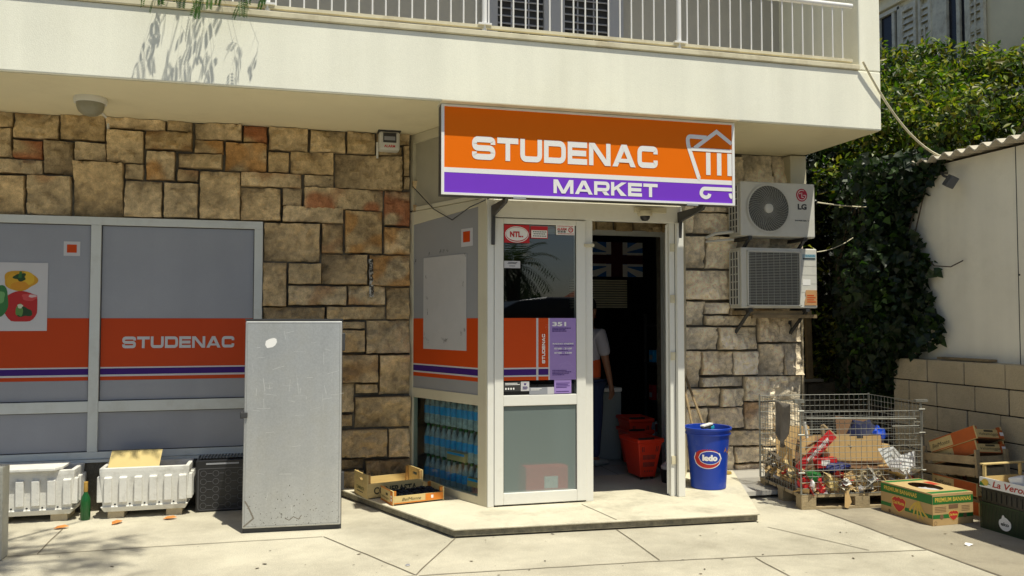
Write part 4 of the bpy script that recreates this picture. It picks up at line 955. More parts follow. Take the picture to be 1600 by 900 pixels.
t = tray('fruit_tray', 'low orange and white fruit tray filled with black plastic, in front of the pale crate', 'crate', (.965,7.03,.076), R(14), .46,.29,.10, (M_pine,M_black,M_orwood), endh=.115, slot=False)
ff = plane((0,-.146,0),(1,0,0),(0,0,1),(0,-1,0)); fe = plane((-.2301,0,0),(0,-1,0),(0,0,1),(-1,0,0)); M_oi = mat('orange_ink',(.70,.22,.02),.6,var=.1)
mb = MB(); mb.plate(ff,.06,.22,.012,.07,.0008,.0016); mb.plate(ff,-.22,.06,.010,.018,.0008,.0016); mb.plate(fe,.09,.145,.0,.115,.0006,.0014); mb.plate(fe,-.145,.09,.0,.012,.0006,.0014); mb.plate(fe,-.145,.145,.106,.1155,.0006,.0014); mb.build('orange_print', M_oi, t)
text('BelMonte', ff, -.15,.030,.17,.024, M_ink, t, shear=.3, c=.001); text('Valsamoggia', fe, -.12,.026,.17,.022, M_ink, t, shear=.3, c=.001)
mb = MB(); mb.plate(fe,-.02,.03,.06,.08,.0006,.0012); mb.build('fine_print', M_ink, t)
mb = MB(); mb.plate(ff,.11,.13,.03,.055,.0018,.0022); mb.plate(fe,.10,.13,.03,.05,.0016,.002); mb.plate(fe,.10,.13,.06,.075,.0016,.002); mb.build('white_print', M_white, t)
br = random.Random(4)
mb = MB()
for i in range(9):
    for j in range(5):
        x = -.185+i*.046; y = -.105+j*.052
        mb.lathe([(.001,.05),(.014,.052+br.uniform(0,.01)),(.021,.074+br.uniform(-.005,.01)),(.0225,.074),(.014,.048)], (x+br.uniform(-.006,.006),y+br.uniform(-.006,.006),0), 9, cap0=False, cap1=False)
mb.box(-.215,.215,-.135,.135,.012,.048)
o = mb.build('black_inlay', M_black, t, smooth=30)
# orange leaves
lm = mat('dry_leaf',(.60,.22,.04),.7,var=.3,vscale=20)
for i,(x,y,a,lab) in enumerate(((-1.735,7.03,.3,'dry orange leaf on the pavement below the left planter'),(-1.352,7.09,1.0,'dry orange leaf on the pavement below the gap between the planters'),(-.974,7.14,.1,'dry orange leaf under the right end of the right planter'))):
    mb = MB(); fl = plane((x,y,.006),(math.cos(a),math.sin(a),.05),(-math.sin(a),math.cos(a),.1),(0,0,1))
    mb.add([fl(-.05,0,.004),fl(-.02,.03,.012),fl(.03,.026,.014),(fl(.06,.0,.004)),fl(.03,-.024,.01),fl(-.02,-.026,.012),fl(0,0,.002)],[(0,6,1),(1,6,2),(2,6,3),(3,6,4),(4,6,5),(5,6,0)])
    tag(mb.build('dry_leaf', lm), lab, 'leaf', 'dry leaves below the planters')
mb = MB(); mb.lathe([(.015,0),(.016,.004),(.013,.006)], (.715,5.41,.003), 16, cap1=False); tag(mb.build('crown_cork', M_greywhite), 'small white and red bottle cap lying on the pavement', 'bottle cap')
mb = MB(); mb.add([(4.62,4.87,.0),(4.66,4.87,.012),(4.665,4.9,.006),(4.63,4.91,.016),(4.60,4.89,.01)],[(0,1,2,3,4)]); tag(mb.build('paper_scrap', M_white), 'crumpled white scrap of paper on the darker concrete', 'paper')
# ------------------------------------------------------------------ bucket, broom and mop by the door
K = T('blue_bucket', 'tall blue plastic bucket with red and white ledo emblem on the step', 'bucket', (3.66,6.88,.0725))
prof = [(.150,.0),(.158,.006),(.186,.46),(.190,.462),(.192,.485),(.204,.487),(.206,.498),(.198,.50),(.199,.53),(.213,.532),(.215,.548),(.209,.553),(.200,.55),(.194,.50),(.152,.02)]
mb = MB(); mb.lathe(prof, n=56); mb.build('shell', M_blue, K, smooth=35)
mb = MB(); mb.lathe([(.165,.36),(.172,.43)], n=28, cap0=False); mb.build('rags', M_cloth, K)
def cyl(a0):
    def f(a, b, c=0.0):
        r = .158+(.186-.158)*b/.46+.0012+c; t = a0 + a/.175
        return Vector((r*math.sin(t), -r*math.cos(t), b))
    return f
f = cyl(R(-54)); f0 = f
mb = MB()
def ringfill(f, cx, cy, rx, ry, c, m=36):
    for i in range(m):
        pass
mb.poly(f, ellipse(.075,.285,.098,.076,40), .0); mb.build('emblem_border', M_white, K)
def patch(f, cx, cy, rx, ry, c, name, m):
    mb = MB(); n = 12
    for i in range(n):
        for s_ in (0,):
            x0 = -1+2*i/n; x1 = -1+2*(i+1)/n
            y0 = math.sqrt(max(0,1-x0*x0)); y1 = math.sqrt(max(0,1-x1*x1))
            mb.poly(f, [(cx+rx*x0,cy-ry*y0),(cx+rx*x1,cy-ry*y1),(cx+rx*x1,cy+ry*y1),(cx+rx*x0,cy+ry*y0)] if 0<i<n-1 else ([(cx+rx*x0,cy),(cx+rx*x1,cy-ry*y1),(cx+rx*x1,cy+ry*y1)] if i==0 else [(cx+rx*x0,cy-ry*y0),(cx+rx*x1,cy),(cx+rx*x0,cy+ry*y0)]), c)
    return mb.build(name, m, K)
K_old = [o for o in kids(K) if o.name.startswith('emblem_border')]
for o in K_old: bpy.data.objects.remove(o)
patch(f,.075,.285,.132,.092,.0,'emblem_border',M_white)
patch(f,.075,.285,.124,.085,.0008,'emblem_red',mat('emblem_red2',(.50,.02,.02),.45))
patch(f,.095,.293,.102,.062,.0016,'emblem_inner_border',M_white)
patch(f,.095,.293,.096,.056,.0024,'emblem_blue',M_blue)
text('ledo', f, .030,.264,.132,.056, M_white, K, bold=.07, c=.0036)
f = cyl(R(12)); mb = MB(); mb.poly(f, [(.03,.335),(.055,.39),(.09,.40),(.13,.395),(.13,.33),(.115,.30),(.10,.33),(.08,.325),(.06,.35)], .001); mb.build('torn_tape', mat('brown_tape',(.42,.17,.02),.4,var=.3), K)
H = T('scrub_brush', 'white and turquoise scrub brush lying on the rim of the blue bucket', 'brush', (3.60,6.78,.615), R(18), ry=R(-8))
mb = MB(); mb.box(-.055,.055,-.02,.02,.01,.032); mb.build('bristles', M_dgrey, H); mb = MB()
for i in range(7): mb.box(-.06+i*.0175,-.046+i*.0175,-.024,.024,.03,.046)
mb.build('head', M_white, H, bev=.003)
mb = MB(); mb.box(.03,.075,-.022,.022,-.012,.02); mb.build('grip', mat('turquoise',(.02,.35,.50),.4), H, bev=.006)
for i,(a,b,lab) in enumerate((((3.60,7.0,.46),(3.71,7.64,1.36),'left wooden broom stick leaning from the blue bucket on the stone wall'),((3.74,7.0,.46),(3.74,7.645,1.24),'right wooden broom stick leaning from the blue bucket on the stone wall'))):
    mb = MB(); mb.tube([a,b], .012, 10); tag(mb.build('broom_stick', M_oldwood, smooth=50), lab, 'stick', 'sticks standing in the blue bucket')
bh = T('straw_broom', 'worn straw broom head lying on the step behind the blue bucket', 'broom', (4.02,7.40,.073), R(20))
mb = MB(); sr = random.Random(2)
for i in range(90):
    y = sr.uniform(-.05,.05); z = sr.uniform(.004,.05); mb.tube([(-.13,y*.4,z),(0,y*.8,z*.9),(.14,y*1.6,z*.5+.004)], .0035, 4)
mb.build('straw', mat('straw',(.48,.34,.09),.8,var=.3), bh)
mb = MB(); mb.box(-.17,-.11,-.03,.03,.0,.05); mb.build('head_block', M_oldwood, bh, bev=.006)
db = T('dark_tub', 'small dark tub with pale lid half hidden between door post and blue bucket', 'tub', (3.43,7.18,.073))
mb = MB(); mb.lathe([(.085,0),(.10,.12),(.104,.125)], n=28); mb.build('body', M_black, db, smooth=40); mb = MB(); mb.lathe([(.09,.126),(.092,.15),(.05,.19),(.02,.19)], n=20); mb.build('lid', M_greywhite, db, smooth=40)

# ------------------------------------------------------------------ pallet with wire cage
PZ = R(-7); P0 = (4.13,6.14,0)
P = T('wooden_pallet', 'weathered wooden pallet under the wire cage', 'pallet', P0, PZ)
for y in (0,.34,.70):
    mb = MB(); mb.box(0,1.2,y,y+.1,0,.022); mb.build('bottom_board', M_palletwood, P, bev=.003)
    for x in (0,.5275,1.055):
        mb = MB(); mb.box(x,x+.145,y,y+.1,.022,.10); mb.build('block', M_palletwood, P, bev=.003)
for i in range(5):
    y = i*.16; mb = MB(); mb.box(-.004,1.204,y,y+.13 if i<4 else y+.16,.10,.128); mb.build('deck_board', M_palletwood, P, bev=.003)
G = T('wire_cage', 'galvanised wire mesh cage full of cardboard and rubbish standing on the pallet', 'cage', (4.13,6.14,.129), PZ)
def mesh_panel(name, f, w, h, step=.053, hstep=.05, skip=None):
    mb = MB(); n = int(round(w/step)); m = int(round(h/hstep))
    for i in range(n+1):
        x = w*i/n; mb.tube([f(x,0,.0),f(x,h,.0)], .0022 if 0<i<n else .004, 5)
    for k in range(m+1):
        z = h*k/m; r_ = .0022 if k not in (0,m) and k % 4 else .0032
        mb.tube([f(0,z,.004),f(w,z,.004)], r_, 5)
    return mb.build(name, M_wire, G)
P.scale = G.scale = (.92,1,1)
gw, gd, gh = 1.19, .79, .74
mesh_panel('wire_panel', plane((.005,.005,.0),(1,0,0),(0,0,1),(0,-1,0)), gw, .69)
mesh_panel('wire_panel', plane((.005,.795,.0),(1,0,0),(0,0,1),(0,1,0)), gw, gh+.02)
mesh_panel('wire_panel', plane((.005,.005,.0),(0,1,0),(0,0,1),(-1,0,0)), gd, gh+.02)
mesh_panel('wire_panel', plane((1.195,.005,.0),(0,1,0),(0,0,1),(1,0,0)), gd, gh+.02)
mb = MB()
for x,y in ((0,0),(1.2,0),(0,.8),(1.2,.8)): MB().tube([(x,y,0),(x,y,gh+.03)], .009, 8).build('corner_post', M_wire, G)
for x in (0,1.2):
    for z in (.18,.5,.70): MB().tube([(x-.03,-.012,z),(x+.03,-.012,z)], .008, 6).build('hinge_pin', M_wire, G)
for x in (.02,1.12): MB().ribbon(plane((x,-.014,.50),(1,0,0),(0,0,1),(0,-1,0)), [(0,0),(.085,0),(.085,.19),(0,.19)], .008, 0, True).build('latch_loop', M_wire, G)
MB().box(1.14,1.26,-.02,.02,.765,.785).build('corner_hook', M_wire, G); MB().box(-.06,.03,-.02,.02,.77,.80).build('corner_hook', M_wire, G)
for a_,b_,r_ in (((.05,-.012,.64),(1.14,-.012,.62),.0075),((.06,-.012,.545),(.30,-.012,.545),.006),((.9,-.012,.56),(1.17,-.012,.56),.006)): MB().tube([a_,b_], r_, 8).build('cross_bar', M_wire, G)

def gp(x, y, z): 
    c, s = math.cos(PZ), math.sin(PZ); x *= .92; return Vector((P0[0]+x*c-y*s, P0[1]+x*s+y*c, z))
def loose(name, label, cat, m, loc, rot, sx, sy, sz, build=None, bev=.002, group=None):
    o = T(name, label, cat, gp(*loc) if len(loc)==3 else loc[:3], 0, group); o.rotation_euler = rot
    return o
# big open carton at the back
bx = T('cardboard_carton', 'large open tan cardboard carton lying at the back inside the wire cage', 'carton', gp(.60,.30,.33), PZ+R(2), rx=R(-4))
mb = MB(); mb.box(-.27,.28,-.15,-.144,0,.245); mb.build('front_panel', M_card, bx); mb = MB(); mb.box(-.27,.28,.15,.156,0,.24); mb.build('back_panel', M_card, bx)
mb = MB(); mb.box(-.276,-.27,-.15,.15,0,.24); mb.build('side_panel', M_card2, bx); mb = MB(); mb.box(.28,.286,-.15,.15,0,.24); mb.build('side_panel', M_card2, bx); mb = MB(); mb.box(-.27,.28,-.144,.15,0,.006); mb.build('bottom', M_card2, bx)
mb = MB(); mb.add([(-.276,-.15,.24),(-.276,.15,.24),(-.42,.16,.19),(-.42,-.14,.17)],[(0,1,2,3)]); mb.build('flap', M_card2, bx)
mb = MB(); mb.box(-.27,.28,-.1512,-.1506,.0,.03); mb.build('tape', M_card2, bx)
mb = MB(); mb.plate(plane((0,-.15,0),(1,0,0),(0,0,1),(0,-1,0)),.05,.11,.225,.246,.0005,.001); mb.build('notch', M_dgrey, bx)
def card(name, label, pts, m, th=.004):
    a, b, c, d = [gp(*p) for p in pts]; n = (b-a).cross(d-a).normalized()*th
    mb = MB(); vs = [a,b,c,d,a+n,b+n,c+n,d+n]; ctr = (a+b+c+d)/4; vs = [v-ctr for v in vs]
    mb.add(vs, [(3,2,1,0),(4,5,6,7),(0,1,5,4),(1,2,6,5),(2,3,7,6),(3,0,4,7)]); o = mb.build(name, m); o.location = ctr; tag(o, label, 'cardboard'); return o
card('cardboard_flap', 'pale cardboard flap standing upright behind the red strip in the cage', [(-.02,.30,.36),(.28,.34,.40),(.28,.38,.66),(.20,.36,.64)], M_card)
card('cardboard_flap', 'brown folded cardboard piece leaning at the left end of the cage', [(.02,.10,.22),(.20,.06,.25),(.16,.09,.42),(.04,.18,.46)], M_card2)
card('cardboard_flap', 'flat tan cardboard scrap lying low beside the egg tray', [(.38,.05,.19),(.56,.04,.20),(.58,.07,.33),(.46,.10,.28)], M_card)
card('cardboard_flap', 'dark cardboard sheet lying flat under the big carton in the cage', [(.42,.06,.335),(.98,.05,.30),(.98,.35,.33),(.40,.30,.34)], M_card2)
card('cardboard_flap', 'tan cardboard side leaning against the left wire wall of the cage', [(.03,.22,.18),(.03,.52,.20),(.06,.50,.50),(.05,.25,.47)], M_card)
card('cardboard_flap', 'small tan cardboard lid lying tilted at the front centre of the cage', [(.30,.03,.17),(.47,.03,.16),(.46,.10,.25),(.31,.11,.26)], M_cardpale)
card('cardboard_flap', 'tan cardboard tray lying behind the egg tray in the cage', [(.62,.10,.27),(.95,.10,.25),(.94,.28,.36),(.60,.28,.37)], M_card)
card('cardboard_flap', 'grey board standing behind the white plastic at the right of the cage', [(1.02,.30,.20),(1.15,.55,.20),(1.15,.55,.55),(1.02,.30,.52)], M_cloth)
card('cardboard_flap', 'tan cardboard strip sticking up behind the red strip at the cage left', [(.06,.16,.30),(.20,.14,.32),(.24,.18,.60),(.10,.20,.54)], M_card)
rb = T('red_strip', 'red cardboard strip with white lettering slanting up at the left of the cage', 'cardboard', gp(.22,.10,.48), PZ)
ru = plane((0,0,0),(.72,0,.70),(-.70,0,.72),(0,-1,0))
M_redc = mat('red_card',(.60,.02,.025),.55,var=.1)
mb = MB(); mb.plate(ru,-.24,.20,-.045,.05,0,.006); mb.build('strip', M_redc, rb)
mb = MB(); sr = random.Random(8); a = -.13
while a < .13:
    mb.ribbon(ru,[(a,-.02),(a+.012,.02,.01),(a+.02,-.015,.01),(a+.026,.018)],.008,.0065); a += .03
mb.build('white_strokes', M_white, rb)
card('cardboard_flap', 'large tan cardboard sheet leaning at the back left corner of the cage', [(.10,.62,.18),(.50,.68,.18),(.50,.74,.60),(.12,.72,.62)], M_card)
card('cardboard_flap', 'folded pale cardboard wedge low at the front left of the cage', [(.22,.02,.15),(.36,.02,.15),(.40,.04,.25),(.24,.05,.28)], M_cardpale)
card('cardboard_flap', 'brown cardboard sheet leaning behind the blue plastic at the cage right', [(.72,.58,.30),(1.12,.60,.30),(1.12,.66,.66),(.74,.66,.70)], M_card2)
card('cardboard_flap', 'tan cardboard flap leaning over the right end of the big carton', [(.86,.16,.32),(1.06,.14,.30),(1.02,.22,.50),(.88,.24,.52)], M_card)
rx_ = T('red_box', 'small red carton with a white label at the left inside the cage', 'carton', gp(.30,.08,.33), PZ+R(4))
mb = MB(); mb.box(-.09,.10,0,.10,0,.085); mb.build('body', M_redc, rx_, bev=.004); mb = MB(); mb.box(-.05,.03,-.002,-.0005,.02,.07); mb.build('label', M_white, rx_)
eg = T('egg_tray', 'grey brown pulp egg tray standing on edge at the front of the cage', 'egg tray', gp(.55,.035,.165), PZ, rx=R(-10))
ff = plane((0,0,0),(1,0,0),(0,0,1),(0,-1,0)); mb = MB(); M_pulp = mat('egg_pulp',(.44,.36,.22),.95,var=.15,bump=.3)
mb.box(0,.33,0,.03,0,.15); mb.build('back', M_pulp, eg, bev=.006)
mb = MB(); hb = MB()
for i in range(5):
    for j in range(2):
        x = .04+i*.062; z = .045+j*.065; mb.lathe([(.030,0),(.026,.012),(.022,.014),(.014,.004)], n=14, ax=lambda a,b,c: ff(x+a,z+b,c), cap0=False, cap1=False); hb.poly(ff, ellipse(x,z,.022,.022,14), .003)
mb.build('cups', M_pulp, eg, smooth=40); hb.build('hollows', M_card2, eg)
ws = MB(); M_plast = mat('white_plastic',(.85,.86,.88),.4)
def crumple(c, r, seed, sx=1, sy=1, sz=1, n=10, m=7, k=.35):
    mb = MB(); vs = []; fs = []
    for i in range(m+1):
        th = PI*i/m
        for j in range(n):
            ph = 2*PI*j/n; d = Vector((math.sin(th)*math.cos(ph), math.sin(th)*math.sin(ph), math.cos(th)))
            q = 1+k*noise.noise(d*2.1+Vector((seed,seed*2,0)))*1.6; vs.append(Vector((d.x*r*sx*q, d.y*r*sy*q, d.z*r*sz*q)))
    for i in range(m):
        for j in range(n): fs.append((i*n+j,i*n+(j+1)%n,(i+1)*n+(j+1)%n,(i+1)*n+j))
    mb.add(vs, fs); return mb
def lump(name, label, cat, m, p, r, seed, **kw):
    o = crumple(p, r, seed, **kw).build(name, m, smooth=25); o.location = gp(*p); o.rotation_euler = (0,0,PZ); return tag(o, label, cat)
ws.add([(-.17,0,.13),(-.04,-.03,.15),(.05,.0,.07),(.19,.02,.10),(.20,.03,-.05),(.10,-.04,-.15),(.0,-.03,-.13),(-.09,-.03,-.02)],[(0,1,7),(1,2,7),(2,6,7),(2,5,6),(2,3,5),(3,4,5)])
o = ws.build('plastic_sheet', M_plast); o.location = gp(.98,.06,.36); o.rotation_euler = (0,0,PZ); tag(o, 'crumpled white plastic sheet at the right end of the cage', 'plastic sheet')
card('paper_label', 'white printed paper on the plastic at the right of the cage', [(.90,.02,.335),(1.02,.02,.325),(1.02,.035,.39),(.90,.035,.40)], M_greywhite, .002)
card('paper_sheet', 'folded white paper sheet low in the right corner of the cage', [(1.00,.01,.18),(1.17,.02,.14),(1.06,.03,.33),(1.00,.04,.28)], M_white, .002)
lump('blue_wrapping', 'crumpled dark blue wrapping in front of the big carton', 'wrapping', mat('navy_wrap',(.008,.015,.12),.5), (.40,.12,.33), .085, 3, sx=1.5, sz=.55)
lump('blue_plastic', 'bright blue crumpled plastic at the upper right of the cage', 'plastic', mat('bright_blue',(.01,.07,.55),.35), (1.0,.35,.56), .075, 5, sx=.7)
lump('dark_bag', 'dark crumpled bag behind the white plastic in the cage', 'bag', mat('navy_bag',(.008,.012,.05),.5), (.95,.50,.50), .16, 6, sx=1.2)
lump('green_wrapper', 'green crumpled wrapper at the left front of the cage', 'wrapper', M_green, (.14,.06,.26), .055, 8, sx=1.3)
lump('red_wrapper', 'red crumpled wrapper at the lower left front of the cage', 'wrapper', M_redc, (.05,.05,.22), .05, 9)
lump('red_bag', 'red folded bag hanging down at the front left corner of the cage', 'bag', M_redc, (.20,.04,.19), .045, 10, sz=1.6)
lump('white_wrapper', 'white crumpled wrapper between the red and green ones', 'wrapper', M_white, (.12,.04,.21), .045, 12, sx=.6, sz=1.2)
lump('white_cup', 'crushed white cup beside the egg tray at the front of the cage', 'cup', M_greywhite, (.60,.03,.155), .03, 14)
for i,(pts,lab) in enumerate((([(.20,.28,.70),(.215,.26,.52)],'short pale wooden stick standing upright at the left of the cage'),([(.34,.22,.66),(.34,.20,.58),(.34,.2,.5)],'upright rough stick behind the carton in the cage'),([(.34,.22,.68),(.46,.20,.58),(.60,.17,.49)],'bent rough stick slanting down over the big carton'))):
    mb = MB(); mb.tube([gp(*p) for p in pts], .017 if i else .013, 8); tag(mb.build('wooden_stick', M_oldwood if i else M_planter, smooth=50), lab, 'stick')
cl = MB(); n = 12; vs = []
for i in range(n+1):
    for k in range(9):
        a = i/n; b = k/8; x = -.012+.004*math.sin(a*14) - .02*b; y = .12+a*.30*(1-.55*b)+.06*b; z = .875-b*(.27+.12*math.sin(a*PI)); vs.append(gp(x+.025*math.sin(a*9+b*2)*(.3+b)-.02, y, z))
cl.add(vs, [(i*9+k,(i+1)*9+k,(i+1)*9+k+1,i*9+k+1) for i in range(n) for k in range(8)])
o = cl.build('cloth', M_cloth, smooth=60); so = o.modifiers.new('thickness','SOLIDIFY'); so.thickness = .006; tag(o, 'grey floor cloth hung to dry over the left side of the wire cage', 'cloth')
# scraps nobody could count at the bottom of the cage
sc = MB(); sr = random.Random(17); pal = [(.52,.36,.17),(.46,.31,.13),(.6,.57,.5),(.65,.63,.6),(.30,.19,.09),(.5,.04,.03),(.55,.42,.2),(.52,.35,.15),(.42,.39,.34),(.62,.48,.25),(.5,.33,.14)]
for i in range(560):
    if i < 300: x, y = sr.uniform(.02,1.17), sr.uniform(.015,.10)
    elif i < 420: x, y = sr.uniform(.015,.10), sr.uniform(.02,.77)
    else: x, y = sr.uniform(.02,1.17), sr.uniform(.05,.77)
    z = .14+abs(sr.gauss(0,.075))+(.04 if y>.12 else 0)
    s = sr.uniform(.014,.034) if sr.random()<.5 else sr.uniform(.04,.075); M = Matrix.Translation(gp(x,y,z)) @ Euler((sr.uniform(-1,1),sr.uniform(-1,1),sr.uniform(0,6))).to_matrix().to_4x4()
    sc.color(sr.choice(pal)); q = [M @ Vector(p) for p in ((-s,-s*.6,0),(s*.9,-s*.7,s*.15),(s,s*.6,-s*.1),(-s*.2,s*.8,s*.25),(-s*.9,s*.5,0),(0,0,s*.3))]; sc.add(q[:4], [(0,1,2),(0,2,3)]) if s > .036 else sc.add(q, [(0,1,5),(1,2,5),(2,3,5),(3,4,5),(4,0,5)])
sc.cur = (.12,.09,.06); c_ = [gp(.03,.05,.135),gp(1.17,.05,.135),gp(1.17,.77,.135),gp(.03,.77,.135),gp(.06,.10,.27),gp(1.14,.10,.24),gp(1.14,.75,.38),gp(.06,.75,.38)]; sc.add(c_,[(3,2,1,0),(4,5,6,7),(0,1,5,4),(1,2,6,5),(2,3,7,6),(3,0,4,7)])
o = sc.build('rubbish_scraps', M_trash); tag(o, 'heap of torn cardboard and paper scraps filling the bottom of the wire cage', 'rubbish', kind='stuff')
mb = MB(); mb.add([(0,0,0),(.03,0,.005),(.05,-.02,-.09),(.01,-.025,-.14),(-.02,-.02,-.13)],[(0,1,2,3,4)]); o = mb.build('cardboard_strip', M_card); o.location = gp(.42,-.012,.15); tag(o, 'strip of torn cardboard hanging down over the front edge of the pallet', 'cardboard')

# ------------------------------------------------------------------ banana box
bn = T('banana_box', 'open banana box with green bands and yellow PREMIUM BANANAS lettering on the concrete', 'box', (4.79,5.40,0), R(2))
w, d, h = .395, .56, .245
mb = MB(); mb.box(0,w,0,.006,0,h); mb.box(0,w,d-.006,d,0,h); mb.box(0,.006,.006,d-.006,0,h); mb.box(w-.006,w,.006,d-.006,0,h); mb.box(.006,w-.006,.006,d-.006,.0,.008); mb.build('carton', M_card, bn, bev=.002)
tp = plane((0,0,h),(1,0,0),(0,1,0),(0,0,1))
mb = MB()
hole = [(.09,.10),(.30,.08),(.32,.30),(.24,.40),(.12,.36)]; out = [(0,0),(w,0),(w,d),(.10,d),(0,d)]
n = 40; ov = []; 
for i in range(n):
    a = 2*PI*i/n; dx, dy = math.cos(a), math.sin(a); cx0, cy0 = w/2, d/2
    t = min((cx0/abs(dx)) if abs(dx)>1e-6 else 9, (cy0/abs(dy)) if abs(dy)>1e-6 else 9); ov.append((cx0+dx*t, cy0+dy*t))
iv = [(w/2+.105*math.cos(2*PI*i/n), d/2+.155*math.sin(2*PI*i/n)) for i in range(n)]
vs = [tp(a,b,.0005) for a,b in ov]+[tp(a,b,.0005) for a,b in iv]; mb.add(vs, [(i,(i+1)%n,n+(i+1)%n,n+i) for i in range(n)]); mb.build('lid', mat('cardboard_lid',(.50,.36,.16),.85,var=.08), bn)
mb = MB(); mb.add([tp(a,b,-.12) for a,b in ((.01,.01),(w-.01,.01),(w-.01,d-.01),(.01,d-.01))],[(0,1,2,3)]); mb.build('dark_inside', M_card2, bn)
o = crumple(None,.09,4,sx=1,sy=1.3,sz=.5).build('clear_liner', M_greywhite, bn, smooth=20); o.location = (w/2,d/2,h-.06)
mb = MB()
mb.plate(tp,.01,w-.01,.02,.075,.001,.0015); mb.plate(tp,.01,w-.01,d-.075,d-.02,.001,.0015); mb.build('top_green_band', M_green, bn)
mb = MB(); mb.plate(tp,.30,.37,.30,.42,.001,.0016); mb.build('top_red_mark', mat('tomato',(.50,.06,.03),.6), bn)
ff = plane((0,0,0),(1,0,0),(0,0,1),(0,-1,0)); fl = plane((0,d,0),(0,-1,0),(0,0,1),(-1,0,0)); M_tom = mat('tomato_red',(.52,.035,.03),.6)
mb = MB(); mb.plate(ff,.002,w-.002,.165,h-.02,.0005,.001); mb.plate(ff,.002,w-.002,.055,.085,.0005,.001); mb.build('green_band', M_green, bn)
mb = MB(); mb.plate(fl,.002,d-.002,.165,h-.01,.0005,.001); mb.plate(fl,.002,.12,.055,.085,.0005,.001); mb.plate(fl,.27,d-.004,.055,.085,.0005,.001); mb.build('green_band', M_green, bn)
text('PREMIUM BANANAS', ff, .022,.182,.35,.034, M_yellow, bn, bold=.02, c=.002); text('PREMIUM BANANAS', fl, .04,.185,.36,.034, M_yellow, bn, bold=.02, c=.002)
def shield(f, cx, cy, s, par):
    pts = [(-1,.55),(-.6,.9),(-.25,.8),(0,1),(.25,.8),(.6,.9),(1,.55),(.85,-.25),(.4,-.75),(0,-1),(-.4,-.75),(-.85,-.25)]
    mb = MB(); mb.poly(f, [(cx+p[0]*s*1.18,cy+p[1]*s*.98) for p in pts], .0012); mb.build('emblem_border', M_yellow, par)
    mb = MB(); mb.poly(f, [(cx+p[0]*s*1.08,cy+p[1]*s*.9) for p in pts], .0018); mb.build('emblem', M_tom, par)
    text('Del Monte', f, cx-s*.85, cy-s*.05, s*1.7, s*.42, M_yellow, par, bold=.03, c=.0024)
shield(ff,.20,.073,.042,bn); shield(fl,.205,.095,.068,bn)
mb = MB()
for i in range(5):
    ang = R(196+i*22); x_, y_ = .425, .160; pts = [(x_,y_)]
    for k in range(8):
        ang += R(5.5); x_ += .0175*math.cos(ang); y_ += .0175*math.sin(ang); pts.append((x_,max(y_,.008)))
    mb.ribbon(fl, pts, .017, .0012+.0003*i)
mb.build('banana_print', mat('banana_print',(.62,.42,.07),.6,var=.2), bn)
mb = MB()
for cx0 in (.085,.312): mb.poly(ff, ellipse(cx0,.068,.018,.018,18), .002)
mb.plate(ff,.155,.245,.128,.158,.0012,.0016); mb.poly(fl, ellipse(.10,.02,.014,.014,14), .002); mb.build('hand_hole', M_card2, bn)
mb = MB()
for z in (.14,.128,.116,.104): mb.plate(ff,.02,.13,z,z+.004,.0006,.001); mb.plate(ff,.28,.36,z,z+.004,.0006,.001)
mb.ribbon(ff, ellipse(.025,.02,.014,.014,14), .003, .001, True)
mb.build('fine_print', M_card2, bn)

# ------------------------------------------------------------------ crate stacks on the right
def otray(label, loc, rz, rx=0, ry=0, w=.34, d=.50):
    t = tray('fruit_tray', label, 'crate', loc, rz, w,d,.11, (M_pine,M_card2,M_orwood2), rx=rx, ry=ry, slot=False, group='low orange and white fruit trays by the block wall')
    f = plane((0,-d/2-.0004,0),(1,0,0),(0,0,1),(0,-1,0)); mb = MB(); mb.plate(f,.09,w/2-.004,.004,.079,.0004,.001); mb.plate(f,-w/2+.004,.09,.004,.010,.0004,.001); mb.build('orange_print', M_orwood2, t)
    text('Valsamoggia', f, -w/2+.03,.022,.21,.030, M_ink, t, shear=.2, c=.001)
    mb = MB(); mb.plate(f,-.06,.04,.058,.074,.0006,.001); mb.build('fine_print', M_ink, t); mb = MB(); mb.plate(f,.11,.15,.03,.06,.0012,.0016); mb.build('white_print', M_white, t)
    f = plane((-w/2-.0004,0,0),(0,-1,0),(0,0,1),(-1,0,0)); mb = MB(); mb.plate(f,.0,d/2-.01,.004,.108,.0004,.001); mb.build('orange_print', M_orwood2, t)
    mb = MB(); mb.plate(f,-d/2+.01,.0,.004,.012,.0004,.001); mb.plate(f,-d/2+.01,.0,.1,.109,.0004,.001); mb.build('orange_trim', M_orwood2, t)
    text('BelMonte', f, -d/2+.03,.035,.19,.034, M_ink, t, shear=.2, c=.001)
    return t
otray('lowest fruit tray of the stack behind the banana box', (5.56,5.82,.0), R(1))
otray('second fruit tray from the bottom, under the slatted wooden crate', (5.555,5.82,.155), R(-1))
tt = T('thin_crate', 'flat dark wooden crate between the two lowest fruit trays', 'crate', (5.56,5.83,.112), R(2))
MB().box(-.17,.17,-.25,.25,0,.02).build('base', M_oldwood, tt, bev=.003)
for y in (-.235,.235): MB().box(-.17,.17,y-.012,y+.012,.0205,.042).build('batten', M_oldwood, tt, bev=.003)
sl = T('slatted_crate', 'slatted pale wooden crate between the low fruit trays and the tilted trays', 'crate', (5.54,5.86,.285), R(2), rx=R(-5), ry=R(1))
w, d, h = .34,.54,.20
for y0 in (-d/2, d/2-.008):
    for z0 in (.01,.105):
        mb = MB(); mb.box(-w/2,w/2,y0,y0+.008,z0,z0+.066); mb.build('slat', M_palletwood, sl, bev=.001)
for x0 in (-w/2, w/2-.008):
    for z0 in (.01,.105):
        mb = MB(); mb.box(x0,x0+.008,-d/2+.009,d/2-.009,z0,z0+.066); mb.build('slat', M_palletwood, sl, bev=.001)
